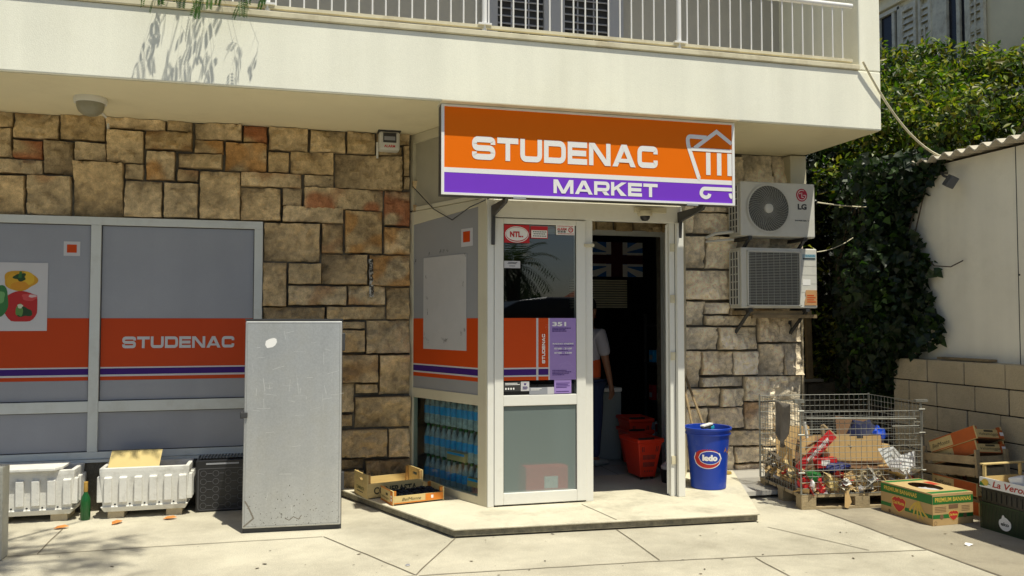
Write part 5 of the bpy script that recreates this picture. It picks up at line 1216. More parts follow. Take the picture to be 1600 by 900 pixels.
for x in (-w/2+.02,w/2-.02):
    for y in (-d/2-.012,d/2+.012):
        mb = MB(); mb.box(x-.02,x+.02,y-.011,y+.011,0,h+.025); mb.build('corner_post', M_palletwood, sl, bev=.002)
mb = MB()
for k in range(5): mb.box(-w/2+.01,w/2-.01,-d/2+.02+k*.10,-d/2+.10+k*.10,.002,.010)
mb.build('bottom', M_palletwood, sl)
otray('lower of the two fruit trays tilted on top of the slatted crate', (5.585,5.86,.405), R(2), rx=R(-21), ry=R(4), w=.30, d=.50)
otray('topmost tilted fruit tray of the stack against the block wall', (5.575,5.87,.515), R(4), rx=R(-23), ry=R(5), w=.30, d=.50)
# nearer stack at the right edge of the picture
gc = T('green_crate', 'dark green plastic crate with a round white mark at the bottom of the right-hand stack', 'crate', (5.14,4.70,0), R(1))
M_dgreen = mat('crate_green',(.003,.020,.007),.5)  # greens darkened in the colour for the shadow over this stack
fl = plane((0,.58,0),(0,-1,0),(0,0,1),(-1,0,0)); mb = MB(); mb.box(0,.40,0,.58,0,.20); mb.build('body', M_dgreen, gc, bev=.008)
mb = MB()
for i in range(16):
    mb.ribbon(fl,[(.01+i*.034,.02),(.04+i*.034,.19)],.006,.002)
mb.ribbon(fl,[(.0,.005),(.58,.005),(.58,.197),(.0,.197)],.012,.003,True); mb.build('ribs', mat('crate_green2',(.006,.035,.010),.45), gc)
mb = MB(); mb.poly(fl, [(.22+.055*math.cos(a)*(1 if math.sin(a)<.6 else .8),.075+.05*math.sin(a)+(.018 if abs(a-PI*.62)<.35 else 0)) for a in [i*2*PI/24 for i in range(24)]], .0045); mb.build('white_mark', M_white, gc)
text('eko', fl, .185,.06,.07,.028, M_dgreen, gc, bold=.03, c=.0055)
kc = T('black_crate', 'black plastic crate in the middle of the right-hand stack', 'crate', (5.135,4.69,.202), R(0))
mb = MB(); mb.box(0,.40,0,.012,0,.115); mb.box(0,.40,.578,.59,0,.115); mb.box(0,.012,.012,.578,0,.115); mb.box(.388,.40,.012,.578,0,.115); mb.box(.012,.388,.012,.578,0,.01); mb.build('body', M_black, kc, bev=.004)
fl = plane((0,.59,0),(0,-1,0),(0,0,1),(-1,0,0)); mb = MB()
for i in range(12): mb.plate(fl,.02+i*.046,.05+i*.046,.02,.09,.0005,.004)
mb.build('panel_relief', mat('black_relief2',(.02,.02,.022),.35), kc)
text('1 5 1', fl, .30,.075,.06,.016, M_dgrey, kc, c=.005)
vt = T('handled_tray', 'wooden tray with raised handle and red lettering on top of the right-hand stack', 'crate', (5.12,4.70,.319), R(1))
mb = MB(); mb.box(0,.008,0,.57,.0,.075); mb.build('side_board', M_white, vt); mb = MB(); mb.box(.392,.40,0,.57,.0,.075); mb.build('side_board', M_pine, vt)
mb = MB(); mb.box(.008,.392,0,.008,0,.075); mb.box(.008,.392,.562,.57,0,.075); mb.build('end_board', M_pine, vt)
mb = MB(); mb.box(.008,.392,.008,.562,.0,.008); mb.build('bottom', M_card, vt)
mb = MB(); mb.box(.02,.035,.535,.56,.009,.165); mb.box(.365,.38,.535,.56,.009,.165); mb.box(.0,.40,.53,.565,.166,.178); mb.build('handle', M_pine, vt, bev=.002)
fl = plane((-.0004,.57,0),(0,-1,0),(0,0,1),(-1,0,0))
text('La Veronica', fl, .12,.014,.40,.048, mat('red_ink',(.45,.03,.02),.6), vt, shear=.25, bold=.02, c=.0008)
mb = MB(); mb.poly(fl, ellipse(.055,.04,.032,.026,14), .0006); mb.poly(fl, ellipse(.03,.03,.02,.02,10), .0008); mb.build('lemon_print', M_yellow, vt); mb = MB(); mb.poly(fl,[(.0,.01),(.05,.012),(.03,.03),(.01,.045)],.0012); mb.poly(fl,[(.07,.03),(.11,.026),(.09,.036)],.0012); mb.build('leaf_print', M_green, vt)
pk = T('white_package', 'white plastic tub with a colourful label standing tilted in the handled tray', 'package', (5.21,4.97,.345), R(20), rx=R(-14))
mb = MB(); mb.add([(-.06,-.045,0),(.06,-.045,0),(.06,.045,0),(-.06,.045,0),(-.075,-.055,.10),(.075,-.055,.10),(.075,.055,.10),(-.075,.055,.10)],[(3,2,1,0),(4,5,6,7),(0,1,5,4),(1,2,6,5),(2,3,7,6),(3,0,4,7)]); mb.build('tub', M_white, pk, bev=.014, seg=3)
mb = MB(); ff = plane((0,-.0535,.05),(1,0,0),(0,-.1,1),(0,-1,.1)); mb.color((.7,.5,.2)); mb.poly(ff, ellipse(.01,.0,.04,.028,14), .0005); mb.color((.55,.1,.05)); mb.poly(ff, ellipse(-.02,-.01,.014,.012,10), .001); mb.color((.15,.35,.1)); mb.poly(ff, ellipse(.03,.012,.012,.01,10), .001); mb.build('label', M_paint, pk)
# ------------------------------------------------------------------ block wall, shed, old house, plants on the right
BW = T('block_wall', 'low wall of large pale concrete blocks beside the alley', 'wall', (5.85,5.0,0))
mb = MB(); mb.box(5.856,6.05,2.2,7.085,0,1.215); mb.build('mortar', M_darkline, BW, w=True)
mb = MB(); sr = random.Random(31)
rows = [(-.07,.135),(.135,.345),(.345,.56),(.56,.785),(.785,1.01),(1.01,1.225)]
for k,(z0,z1) in enumerate(rows):
    y = 7.09
    first = True
    while y > 2.2:
        l = sr.choice([.36,.40,.45,.48]) if not first else (.46 if k==5 else sr.choice([.18,.3,.4,.22]))
        first = False
        y0 = max(2.2, y-l); dx = sr.uniform(-.003,.004)
        mb.box(5.845+dx,6.052,y0+.006,y-.004,max(0,z0)+.005,z1-.005); y = y0
mb.build('blocks', M_block, BW, w=True, bev=.007)
mb = MB(); mb.box(5.90,5.99,5.95,6.56,1.228,1.25); tag(mb.build('old_plank', M_oldwood, bev=.003), 'dark weathered plank lying on top of the block wall', 'plank')
SH = T('shed', 'pale rendered shed with a corrugated roof rising behind the block wall', 'shed', (6.0,5.0,0))
mb = MB(); mb.box(6.0,9.0,2.2,7.0,0,3.10); mb.build('wall', M_shedwall, SH, w=True)
mb = MB(); mb.box(5.9985,6.001,5.714,5.722,1.2,3.1); mb.box(5.998,6.001,5.70,5.716,1.98,1.995); mb.build('wall_joint', M_dgrey, SH, w=True)
mb = MB(); vs = []; fs = []; N = 264
for i in range(N+1):
    y = 2.1+i*(7.08-2.1)/N; z = .024*math.sin(2*PI*y/.146)
    for (x,dz) in ((5.80,3.135),(9.2,3.5),(5.80,3.123),(9.2,3.488)): vs.append((x,y,dz+z))
for i in range(N):
    a = i*4; b = a+4; fs += [(a,b,b+1,a+1),(a+2,a+3,b+3,b+2),(a,a+2,b+2,b)]
mb.add(vs,fs); mb.build('roof', M_roofsheet, SH, w=True, smooth=40)
LT = T('unseen_lean_to', 'unseen lean-to roof on two posts added to shade the right-hand crates', 'roof', (5.6,3.3,0))  # out of view; shaped so its shadow falls over the right-hand crates
mb = MB(); mb.box(5.23,5.99,2.25,4.34,2.48,2.52); mb.build('roof_sheet', M_roofsheet, LT, w=True)
for y in (2.35,4.25): MB().box(5.27,5.34,y-.035,y+.035,0,2.48).build('post', M_oldwood, LT, w=True)
FL = T('floodlight', 'small dark floodlight on a bent arm on the shed wall', 'lamp', (6.0,6.3,2.9))
mb = MB(); mb.tube([(0,.19,.10),(-.09,.17,.10),(-.14,.08,.05),(-.15,.0,.02)], .012, 8); mb.build('arm', M_dark, FL, smooth=50)
mb = MB(); mb.obox(Matrix.Translation((-.16,-.02,-.02)) @ Euler((.3,.5,-.35)).to_matrix().to_4x4(), .07,.15,.11); mb.build('head', mat('lamp_grey',(.10,.10,.10),.4), FL, bev=.008)
HS = T('old_house', 'old beige house with weathered louvred shutters behind the leafy bush', 'house', (9.0,8.0,0))
mb = MB(); mb.box(9.0,14,3,16,0,9.5); mb.build('wall', M_house, HS, w=True)
mb = MB(); mb.box(8.93,9.0,9.9,16,6.50,6.58); mb.box(8.90,9.0,9.9,16,6.72,6.86); mb.box(8.86,9.0,9.9,16,6.95,7.2); mb.build('cornice', M_house, HS, w=True, bev=.01)
fh = plane((9.0,0,0),(0,-1,0),(0,0,1),(-1,0,0))       # a = -Y
def shutter(y0, y1, z0=3.9, z1=6.40):
    mb = MB(); a0, a1 = -y1, -y0
    for b0,b1 in ((a0,a0+.05),(a1-.05,a1)): mb.plate(fh,b0,b1,z0,z1,.02,.07)
    for c0,c1 in ((z1-.08,z1),(z0,z0+.08),((z0+z1)/2+.35,(z0+z1)/2+.42)): mb.plate(fh,a0+.05,a1-.05,c0,c1,.02,.068)
    mb.plate(fh,(a0+a1)/2-.012,(a0+a1)/2+.012,z0,z1-.5,.06,.075)
    z = z0+.1
    while z < z1-.1:
        mb.add([fh(a0+.05,z,.028),fh(a1-.05,z,.028),fh(a1-.05,z-.085,.062),fh(a0+.05,z-.085,.062)],[(0,3,2,1)]); z += .10
    mb.build('shutter', M_shutter, HS, w=True)
shutter(10.22,10.55); shutter(9.92,10.17,3.9,6.45); shutter(8.97,9.25,3.9,6.5); shutter(11.6,11.95)
for (y0,y1,mids) in ((10.57,11.55,(10.72,11.05)),(9.25,9.68,(9.43,))):
    mb = MB(); mb.plate(fh,-y1,-y0,3.9,6.40,.002,.01); w_ = mb.build('window', mat('dark_pane',(.012,.012,.02),.25), HS, w=True)
    mb = MB(); mb.plate(fh,-y1-.02,-y1+.05,3.9,6.44,.004,.06); mb.plate(fh,-y0-.05,-y0+.02,3.9,6.44,.004,.06)
    for m_ in mids: mb.plate(fh,-m_-.03,-m_+.03,3.9,6.4,.012,.05)
    mb.plate(fh,-y1,-y0,6.40,6.46,.004,.06); mb.build('frame', M_shutter, w_)
mb = MB(); mb.plate(fh,-9.93,-9.68,3.9,6.6,.0,.05); mb.build('window_surround', M_shutter, HS, w=True)
RW = tag(MB().box(5.2,9.0,10.6,10.8,0,2.55).build('rear_wall', mat('grey_render',(.25,.25,.22),.9,var=.1)), 'plain grey rear wall in the shade behind the bush', 'wall')
mb = MB(); sr = random.Random(6)
for k,(z0,z1) in enumerate(((0,.22),(.22,.46),(.46,.68),(.68,.84))):
    x = 5.22
    while x < 7.2:
        l = sr.uniform(.22,.5); mb.box(x+.012,min(x+l,7.2)-.012,8.78+sr.uniform(-.015,.02),9.0,z0+.012,z1-.012); x += l
RS = mb.build('rubble_wall', mat('dark_rubble',(.22,.19,.14),.95,var=.3,bump=.8), bev=.02); tag(RS, 'low dark rubble stone wall behind the wire cage', 'wall')
mb = MB(); mb.box(5.25,6.2,8.72,9.02,.85,.885); tag(mb.build('stone_coping', mat('pale_coping',(.34,.32,.27),.9,var=.1), bev=.006), 'pale flat coping slab on the dark rubble wall', 'coping')
for (x,z1,ly,lab) in ((5.73,1.70,.0,'leftmost old timber post standing close to the building corner'),(5.885,1.68,.02,'middle old timber post standing on the dark rubble wall'),(6.03,1.95,.05,'tallest and rightmost old timber post beside the ivy')):
    mb = MB(); mb.bar((x,8.76,.886),(x+.01,8.76+ly,z1),.075,.05,up=(0,1,0)); tag(mb.build('timber_post', M_oldwood, bev=.006), lab, 'post')

def leaves(mb, pts_fn, n, size, cols, rg, droop=.0, normal=None, shape=0.5):
    for i in range(n):
        pr = pts_fn(rg); p, out = pr[0], pr[1]; sh = pr[2] if len(pr) > 2 else 1
        s = size*rg.uniform(.45,1.5)
        d = Vector((rg.gauss(0,1),rg.gauss(0,1),rg.gauss(0,.8))).normalized()
        nrm = (out*1.0+d*.9); nrm.normalize()
        t = nrm.cross(Vector((rg.gauss(0,1),rg.gauss(0,1),rg.gauss(0,1)))); 
        if t.length < 1e-3: continue
        t.normalize(); t.z -= droop; t.normalize(); b = nrm.cross(t).normalized()
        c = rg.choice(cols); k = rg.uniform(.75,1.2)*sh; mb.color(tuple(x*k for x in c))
        if shape < .8:
            mb.add([p, p+t*s*.5+b*s*shape*.5+nrm*s*.08, p+t*s, p+t*s*.5-b*s*shape*.5+nrm*s*.08], [(0,1,2),(0,2,3)])
        else:   # broad lobed leaf
            mb.add([p, p+t*s*.15+b*s*.5, p+t*s*.45+b*s*.34, p+t*s, p+t*s*.45-b*s*.34, p+t*s*.15-b*s*.5, p+t*s*.4-nrm*s*.05], [(0,1,6),(1,2,6),(2,3,6),(3,4,6),(4,5,6),(5,0,6)])
def clumped(centers, radius):
    def fn(rg):
        c, r = rg.choice(centers); 
        d = Vector((rg.gauss(0,1),rg.gauss(0,1),rg.gauss(0,1))).normalized(); q = rg.random()**.45
        return c+Vector((d.x*r,d.y*r,d.z*r*.8))*q, (d+Vector((0,0,.35))).normalized(), .30+.75*q**2*(.75+.45*max(-.4,d.z))  # last value paints shade: inner and downward leaves get darker colour
    return fn
def shell_centers(c, rad, n, rr, rg, zmin=-9, inner=.35):
    out = []
    for i in range(n):
        d = Vector((rg.gauss(0,1),rg.gauss(0,1),rg.gauss(0,1))).normalized(); q = rg.uniform(inner,1.0)**.6
        p = Vector((c[0]+d.x*rad[0]*q, c[1]+d.y*rad[1]*q, c[2]+d.z*rad[2]*q))
        if p.z < zmin: continue
        out.append((p, rr*rg.uniform(.6,1.3)))
    return out
rg = random.Random(77)
BU = T('leafy_bush', 'large glossy evergreen bush growing over the shed in front of the old house', 'bush', (7.4,8.6,0))
ctr = shell_centers((7.5,8.35,3.25),(1.25,2.0,1.2),150,.34,rg)+shell_centers((7.0,8.9,2.2),(1.2,1.6,1.5),50,.4,rg,.5)
for _ in range(75):
    x, y = rg.uniform(6.4,8.2), rg.uniform(6.8,10.0); ctr.append((Vector((x,y,(5.25-.27*(10-y))*x/7.9-rg.uniform(-.12,.28))),.27))
mb = MB(); leaves(mb, clumped(ctr,1), 36000, .085, [(.045,.09,.009),(.075,.14,.012),(.13,.20,.015),(.22,.28,.02),(.34,.36,.03),(.035,.07,.009),(.26,.22,.03)], rg, .05, shape=.44)
crown = mb.build('crown', M_leaf, BU, w=True)
mb = MB()
for i in range(26):
    c,_ = rg.choice(ctr); b = Vector((7.3+rg.uniform(-.2,.2),8.7+rg.uniform(-.3,.3),0)); m = b.lerp(c,.5)+Vector((rg.uniform(-.2,.2),rg.uniform(-.2,.2),.2)); mb.tube([b,m,c],[.05,.03,.008],6)
mb.build('trunk', M_bark, BU, w=True)
# dark mass of leaves deeper in the passage
BD = T('shady_bush', 'dark bush in deep shade between the shop corner and the shed', 'bush', (6.3,9.6,0))
ctr = shell_centers((6.9,9.75,2.4),(1.4,.7,1.9),90,.42,rg,.3)+shell_centers((6.5,9.5,3.2),(.9,.6,1.0),40,.35,rg)
mb = MB(); leaves(mb, clumped(ctr,1), 9500, .13, [(.010,.022,.005),(.014,.028,.006),(.02,.04,.008)], rg, .1, shape=.38); mb.build('crown', M_leaf, BD, w=True)
mb = MB()
for i in range(10):
    c,_ = rg.choice(ctr); mb.tube([(6.3,9.7,0),(6.3+rg.uniform(-.2,.2),9.7,1.2),c],[.045,.03,.008],6)
mb.build('trunk', M_bark, BD, w=True)
# ivy wrapping the end of the shed
IV = T('ivy', 'dense dark ivy climbing over the end of the shed and the block wall', 'ivy', (6.0,7.2,0))
def ivy_fn(rg):
    while True:
        y = rg.uniform(6.35,8.7); z = rg.uniform(.75,3.25)
        edge = 6.72+.10*math.sin(z*3.1)+.09*math.sin(z*7.3+1) + (.24 if z < 1.35 else 0) - (.22*(z-2.5) if z>2.5 else 0) - (.10 if 1.5<z<1.9 else 0)
        if y < edge: continue
        if z < 1.25 and y < 7.0: continue
        dpt = rg.random()**.7
        th = .10+.35*min(1,(y-edge)/.35)
        x = 5.97 - th*dpt*(1+.3*math.sin(z*5+y*4)) if y < 7.3 else 6.2-.45*rg.random()+ .15*math.sin(z*2.5)
        if y > 7.2: x = max(x, .735*y+rg.random()*.3)
        return Vector((x,y,z)), Vector((-1,-.35,.35)).normalized()
mb = MB(); leaves(mb, ivy_fn, 9500, .075, [(.008,.02,.004),(.011,.026,.005),(.014,.034,.006),(.022,.05,.008),(.009,.022,.005)], rg, .5, shape=.9)  # near-black greens put the deep shade into the leaf colour
def ivy_lit(rg):
    c = rg.choice([(5.66,7.15,2.65),(5.66,7.25,2.35),(5.70,7.40,2.1),(5.64,7.15,1.75),(5.66,7.35,1.45),(5.64,7.02,2.85),(5.75,7.45,1.9),(5.66,7.02,1.95),(5.95,7.8,.93)]); d = Vector((rg.gauss(0,.03),rg.gauss(0,.11),rg.gauss(0,.12)))
    return Vector(c)+d, Vector((-.5,-.5,.8)).normalized()
leaves(mb, ivy_lit, 300, .065, [(.05,.10,.015),(.085,.16,.02),(.03,.065,.01),(.02,.045,.008)], rg, .5, shape=.9)  # lighter greens paint sunlit clusters onto the ivy
mb.build('foliage', M_leaf, IV, w=True)
mb = MB()
for i in range(14):
    y = rg.uniform(6.85,8.0); mb.tube([(5.95,y,.0 if y>7.1 else 1.23),(5.92,y+rg.uniform(-.1,.1),1.2),(5.93,y+rg.uniform(-.2,.2),2.2),(5.95,y+rg.uniform(-.3,.2),3.0)],[.016,.013,.010,.005],5)
mb.build('stem', M_bark, IV, w=True)
mb = MB(); mb.tube([(5.93,6.75,2.25),(5.93,6.6,2.12),(5.95,6.42,2.10),(5.96,6.28,2.15)],.006,5); tw = mb.build('loose_tendril', M_bark, IV, w=True)
mb = MB(); 
for p in ((5.92,6.62,2.16),(5.92,6.58,2.10),(5.93,6.68,2.22),(5.92,6.64,2.05)): leaves(mb, lambda r,p=p: (Vector(p)+Vector((0,r.gauss(0,.02),r.gauss(0,.02))),Vector((-1,-.2,.2)).normalized()), 3, .07, [(.02,.045,.01)], rg, .5, shape=.9)
mb.build('foliage', M_leaf, IV, w=True)

# ------------------------------------------------------------------ tree over the pavement on the left (only twigs hang into view)
TR = T('street_tree', 'street tree with feathery hanging leaves whose twigs dangle in front of the balcony', 'tree', (-3.4,3.4,0))
rg = random.Random(12)
def pinnate(mb, p, d, L, n, s, rg, cols):
    d = d.normalized(); side = d.cross(Vector((0,0,1))); 
    if side.length < .05: side = Vector((1,0,0))
    side.normalize(); side = (Matrix.Rotation(rg.uniform(0,PI),3,d) @ side)
    c = rg.choice(cols); q = Vector(p)
    for i in range(n):
        t = i/n; dd = (d+Vector((0,0,-.7*t))).normalized(); q = q+dd*L/n
        for sg in (-1,1):
            k = rg.uniform(.8,1.2); mb.color(tuple(x*k for x in c)); o = (side*sg+dd*.55+Vector((0,0,-.15))).normalized(); w_ = dd.cross(o).cross(o).normalized()
            ss = s*(1-.35*abs(t-.45)); mb.add([q,q+o*ss*.5+w_*ss*.17,q+o*ss,q+o*ss*.5-w_*ss*.17],[(0,1,2,3)])
    return q
cols = [(.04,.10,.015),(.06,.13,.02),(.05,.115,.02),(.03,.075,.012)]
cm = MB(); bk = MB(); bk.tube([(-3.4,3.4,0),(-3.35,3.42,2),(-3.0,3.4,4.6),(-2.7,3.4,6.3),(-2.5,3.4,7.5)],[.17,.15,.13,.11,.09],12)
def limb(pts, r0, n, spread):
    P = [Vector(p) for p in pts]; bk.tube(P,[r0*(1-.75*i/(len(P)-1)) for i in range(len(P))],7)
    for i in range(n):
        t = rg.uniform(.12,1)*(len(P)-1); a = int(min(t,len(P)-2)); p = P[a].lerp(P[a+1],t-a)
        d = Vector((rg.gauss(0,1),rg.gauss(0,1),rg.gauss(-.1,.45))).normalized(); e_ = p+d*rg.uniform(.15,spread); bk.tube([p,(p+e_)/2+Vector((0,0,.03)),e_],[.009,.006,.003],4)
        for k in range(4):
            q = p.lerp(e_,rg.uniform(.3,1)); pinnate(cm,q,Vector((d.x+rg.gauss(0,.6),d.y+rg.gauss(0,.6),rg.uniform(-.6,.1))),rg.uniform(.14,.26),9,.055,rg,cols)
limb([(-2.50,3.40,7.50),(-1.70,3.50,7.90),(-0.70,3.65,8.05),(0.00,3.70,8.10)],.06,34,.55)
limb([(-2.50,3.40,7.50),(-1.80,3.00,8.00),(-1.00,2.80,8.20),(-0.20,2.70,8.10)],.055,28,.5)
limb([(-2.50,3.40,7.50),(-2.10,3.90,7.90),(-1.50,4.10,8.10),(-0.80,4.20,8.10)],.055,24,.5)
limb([(-2.50,3.40,7.50),(-3.10,2.90,8.30),(-3.70,2.50,8.70)],.06,16,.6)
limb([(-2.50,3.40,7.50),(-1.70,3.10,7.70),(-0.90,3.20,7.80),(-0.40,3.25,7.70)],.05,30,.6)
limb([(-2.50,3.40,7.50),(-1.90,3.70,7.80),(-1.20,3.90,7.90),(-0.50,3.95,7.90)],.05,26,.5)
limb([(-2.70,3.40,6.30),(-3.30,3.90,7.30),(-3.90,4.10,7.90)],.06,16,.6)
limb([(-2.5,3.4,7.5),(-1.6,3.0,8.0),(-.7,2.7,8.2),(.3,2.5,8.1)],.05,40,.6)
limb([(-2.5,3.4,7.5),(-1.7,3.3,8.2),(-.8,3.2,8.3),(.0,3.2,8.2)],.05,36,.55)
limb([(-2.5,3.4,7.5),(-1.8,2.6,7.9),(-1.0,2.2,8.0),(-.4,2.0,7.9)],.05,30,.6)
# long branch towards the balcony with hanging sprays
bk.tube([(-3.0,3.4,4.6),(-1.6,4.4,5.1),(-.75,5.55,5.0),(-.68,5.95,5.0),(-.65,6.25,4.9)],[.05,.03,.008,.004,.003],6)
for (x,z,y,n_) in ((-.86,3.90,6.22,3),(-.80,3.86,6.24,3),(-.76,3.93,6.25,3),(-.66,3.95,6.2,2),(-.60,3.92,6.2,3),(-.54,3.90,6.24,2),(-.50,3.83,6.22,3),(-.42,3.91,6.22,3),(-.36,3.90,6.2,3),(-.22,3.87,6.24,3),(-.17,3.92,6.22,3),(-.05,3.95,6.24,3),(-.78,4.12,6.2,3),(-.42,4.14,6.2,3),(-.34,4.05,6.18,3)):
    x -= .21; top = Vector((-.62+.1*x,6.26,4.88)); mid = Vector((x+.03,y+.03,z+.16)); bk.tube([top,top.lerp(mid,.5)+Vector((0,.02,.10)),mid,(x,y,z+.03)],[.0009,.0008,.0008,.0006],4)
    for k in range(2):
        q = top.lerp(mid,rg.uniform(.45,.95)); pinnate(cm,q,Vector((rg.uniform(-.6,.5),rg.uniform(-.25,.25),-1)),rg.uniform(.08,.14),8,.04,rg,cols)
    for k in range(n_+1):
        q = mid.lerp(Vector((x,y,z+.04)),k/n_); pinnate(cm,q,Vector((rg.uniform(-.5,.4),rg.uniform(-.25,.25),-1)),rg.uniform(.08,.13),8,.036,rg,cols)
cm.build('crown', M_leaf, TR, w=True); bk.build('trunk', M_bark, TR, w=True, smooth=60)

# ------------------------------------------------------------------ inside the shop
def pack(z, a, d, rot, lab):
    o = T('water_pack', lab, 'bottle pack', fside(a,z,-d), 0, 'packs of bottled water behind the bay glass'); o.rotation_euler = (0,0,math.atan2(-1.1,.493))
    return o
M_wl = [M_waterlabel, mat('bottle_label_dark',(.01,.10,.28),.4,var=.3,vscale=18)]
proto = None
for lv in range(3):
    for c_ in range(4):
        z = .072+lv*.285; a = .16+c_*.262
        lev = ('bottom','middle','top')[lv]; pos = ('at the stone wall end','second from the stone wall','third from the stone wall','nearest the door')[c_]
        o = pack(z, a, .20, 0, f'shrink-wrapped pack of water bottles behind the bay glass, {lev} layer, {pos}')
        if proto is None:
            mb = MB(); lb = MB(); cp = MB()
            for i in range(3):
                for j in range(2):
                    x = -.084+i*.084; y = -.042+j*.084
                    mb.lathe([(.034,0),(.040,.01),(.040,.06),(.0375,.075),(.040,.09),(.040,.16),(.032,.20),(.015,.245),(.014,.262)], (x,y,0), 14)
                    lb.lathe([(.0408,.092),(.0408,.165)], (x,y,0), 14, cap0=False, cap1=False); cp.lathe([(.0165,.255),(.0165,.276)], (x,y,0), 10)
            mb.build('bottles', M_water, o, smooth=50); lb.build('labels', M_waterlabel, o, smooth=60); cp.build('caps', M_green, o, smooth=40); proto = o
        else:
            for ch in kids(proto):
                c = ch.copy(); col.objects.link(c); c.parent = o
for i,(a,z,lab) in enumerate(((.62,.36,'pale cardboard carton wedged among the water packs'),(.93,.17,'low pale carton by the door end of the bay glass'))):
    o = T('small_carton', lab, 'carton', fside(a,z,-.11)); o.rotation_euler = (0,0,math.atan2(-1.1,.493))
    mb = MB(); mb.box(-.14,.14,-.02,.02,0,.075); mb.build('body', M_pine, o, bev=.003); mb = MB(); mb.box(-.13,.13,-.0225,-.0205,.05,.07); mb.build('tape', M_waterlabel, o)
rbx = T('red_carton', 'red carton with a white label seen through the frosted lower door pane', 'carton', (2.05,6.745,.07))
mb = MB(); mb.box(-.19,.18,-.10,.14,0,.30); mb.build('body', mat('carton_red',(.85,.05,.04),.5), rbx, bev=.004); mb = MB(); mb.box(-.12,.12,-.1015,-.1005,.0,.06); mb.box(-.03,.09,-.1015,-.1005,.12,.22); mb.build('label', M_white, rbx)
def basket(label, loc, rz, s=1):
    o = T('shopping_basket', label, 'basket', loc, rz, 'red shopping baskets inside the door'); 
    def sec(z, w, d): return [(-w/2,-d/2,z),(w/2,-d/2,z),(w/2,d/2,z),(-w/2,d/2,z)]
    W0,D0,W1,D1,h = .20,.30,.33,.46,.40
    vs = sec(.03,W0,D0)+sec(.36,W1*.95,D1*.95)+sec(.365,W1*1.06,D1*1.04)+sec(.40,W1*1.08,D1*1.05)+sec(.40,W1*.96,D1*.96)+sec(.05,W0*.94,D0*.94)
    fs = [(3,2,1,0)]
    for k in range(5):
        for j in range(4): fs.append((k*4+j,k*4+(j+1)%4,k*4+4+(j+1)%4,k*4+4+j))
    fs.append((20,21,22,23)); mb = MB(); mb.add(vs,fs); mb.build('shell', M_bred, o, bev=.012, seg=3)
    mb = MB()
    def fp(a,b,c=0.0):
        t = (b-.03)/.33; w = W0+(W1*.95-W0)*t; d = D0+(D1*.95-D0)*t; return Vector((a*w, -d/2-.0015-c, b))
    for i in range(10): 
        a = -.32+i*.064
        mb.poly(fp,[(a,.13),(a+.035,.13),(a+.035,.175),(a,.175)]); mb.poly(fp,[(a,.20),(a+.035,.20),(a+.035,.245),(a,.245)])
    for a in (-.36,-.29,.27,.34): mb.poly(fp,[(a,.275),(a+.03,.275),(a+.03,.325),(a,.325)])
    for a in (-.25,-.1,.05,.2): mb.poly(fp,[(a,.08),(a+.06,.08),(a+.03,.10)])
    mb.build('slots', M_dgrey, o)
    mb = MB(); mb.bar((-.17,-.24,.405),(.04,-.24,.405),.02,.02,up=(0,0,1)); mb.build('handle', M_black, o, bev=.004)
    mb = MB(); 
    for x in (-.07,.07): mb.lathe([(.028,0),(.03,.01),(.028,.02)], n=16, ax=lambda a,b,c,x=x: Vector((x+c,-.10+a,.030+b)))
    mb.build('wheel', M_black, o)
    o.scale = (.80,.85,1)
    return o
basket('front red shopping basket with slotted sides standing inside the open door', (3.255,7.46,.07), R(4))
basket('lower of two nested red baskets standing behind the front one', (3.44,8.05,.07), R(-3))
basket('upper of two nested red baskets standing behind the front one', (3.44,8.05,.19), R(-3))
fz = T('chest_freezer', 'grey chest freezer standing in the dark shop behind the person', 'freezer', (3.17,8.72,.07))
mb = MB(); mb.box(-.5,.29,-.26,.3,0,.74); mb.build('body', mat('freezer_grey',(.32,.36,.36),.5), fz, bev=.015); mb = MB(); mb.box(-.505,.295,-.265,.305,.742,.79); mb.build('lid', M_white, fz, bev=.01)
fg = T('cross_flag', 'blue flag with dark white-edged cross at the back of the shop', 'flag', (3.83,9.5,2.35))
fF = plane((0,0,0),(1,0,0),(0,0,1),(0,-1,0)); M_fb = mat('flag_blue',(.03,.16,.50),.8); M_fw = mat('flag_white',(.75,.75,.75),.8); M_fr = mat('flag_cross',(.05,.004,.008),.8)
mb = MB(); mb.plate(fF,-.345,.345,-.215,.215,0,.003); mb.build('cloth', M_fb, fg)
mb = MB()
for sx in (-1,1):
    for sz in (-1,1): MB().poly(fF,[(sx*.345,sz*.215),(sx*.345,sz*.15),(sx*.10,sz*.085),(sx*.075,sz*.085),(sx*.075,sz*.105),(sx*.27,sz*.215)][::sx*sz],.0045).build('white_diagonal', M_fw, fg)
mb = MB()
for q in ((-.14,-.075,.06,.215),(.075,.14,.06,.215),(-.14,-.075,-.215,-.06),(.075,.14,-.215,-.06)): mb.plate(fF,*q,.004,.006)
for q in ((-.345,-.14,.055,.085),(.14,.345,.055,.085),(-.345,-.14,-.085,-.055),(.14,.345,-.085,-.055)): mb.plate(fF,*q,.004,.0055)
mb.build('white_edging', M_fw, fg)
mb = MB(); mb.plate(fF,-.075,.075,-.215,.215,.007,.009); mb.plate(fF,-.345,.345,-.055,.055,.007,.0085); mb.build('dark_cross', M_fr, fg)
rsh = T('slat_panel', 'dim panel of horizontal slats below the flag at the back of the shop', 'panel', (3.6,9.6,1.75))  # pale slats stand in for the glow of a cooler
mb = MB(); 
for k in range(12): mb.box(-.35,.40,-.02,.02,.0+k*.03,.021+k*.03)
mb.build('slats', M_beige, rsh)
il = T('dome_lamp', 'small white dome lamp on the ceiling just inside the shop', 'lamp', (3.50,8.5,2.66))
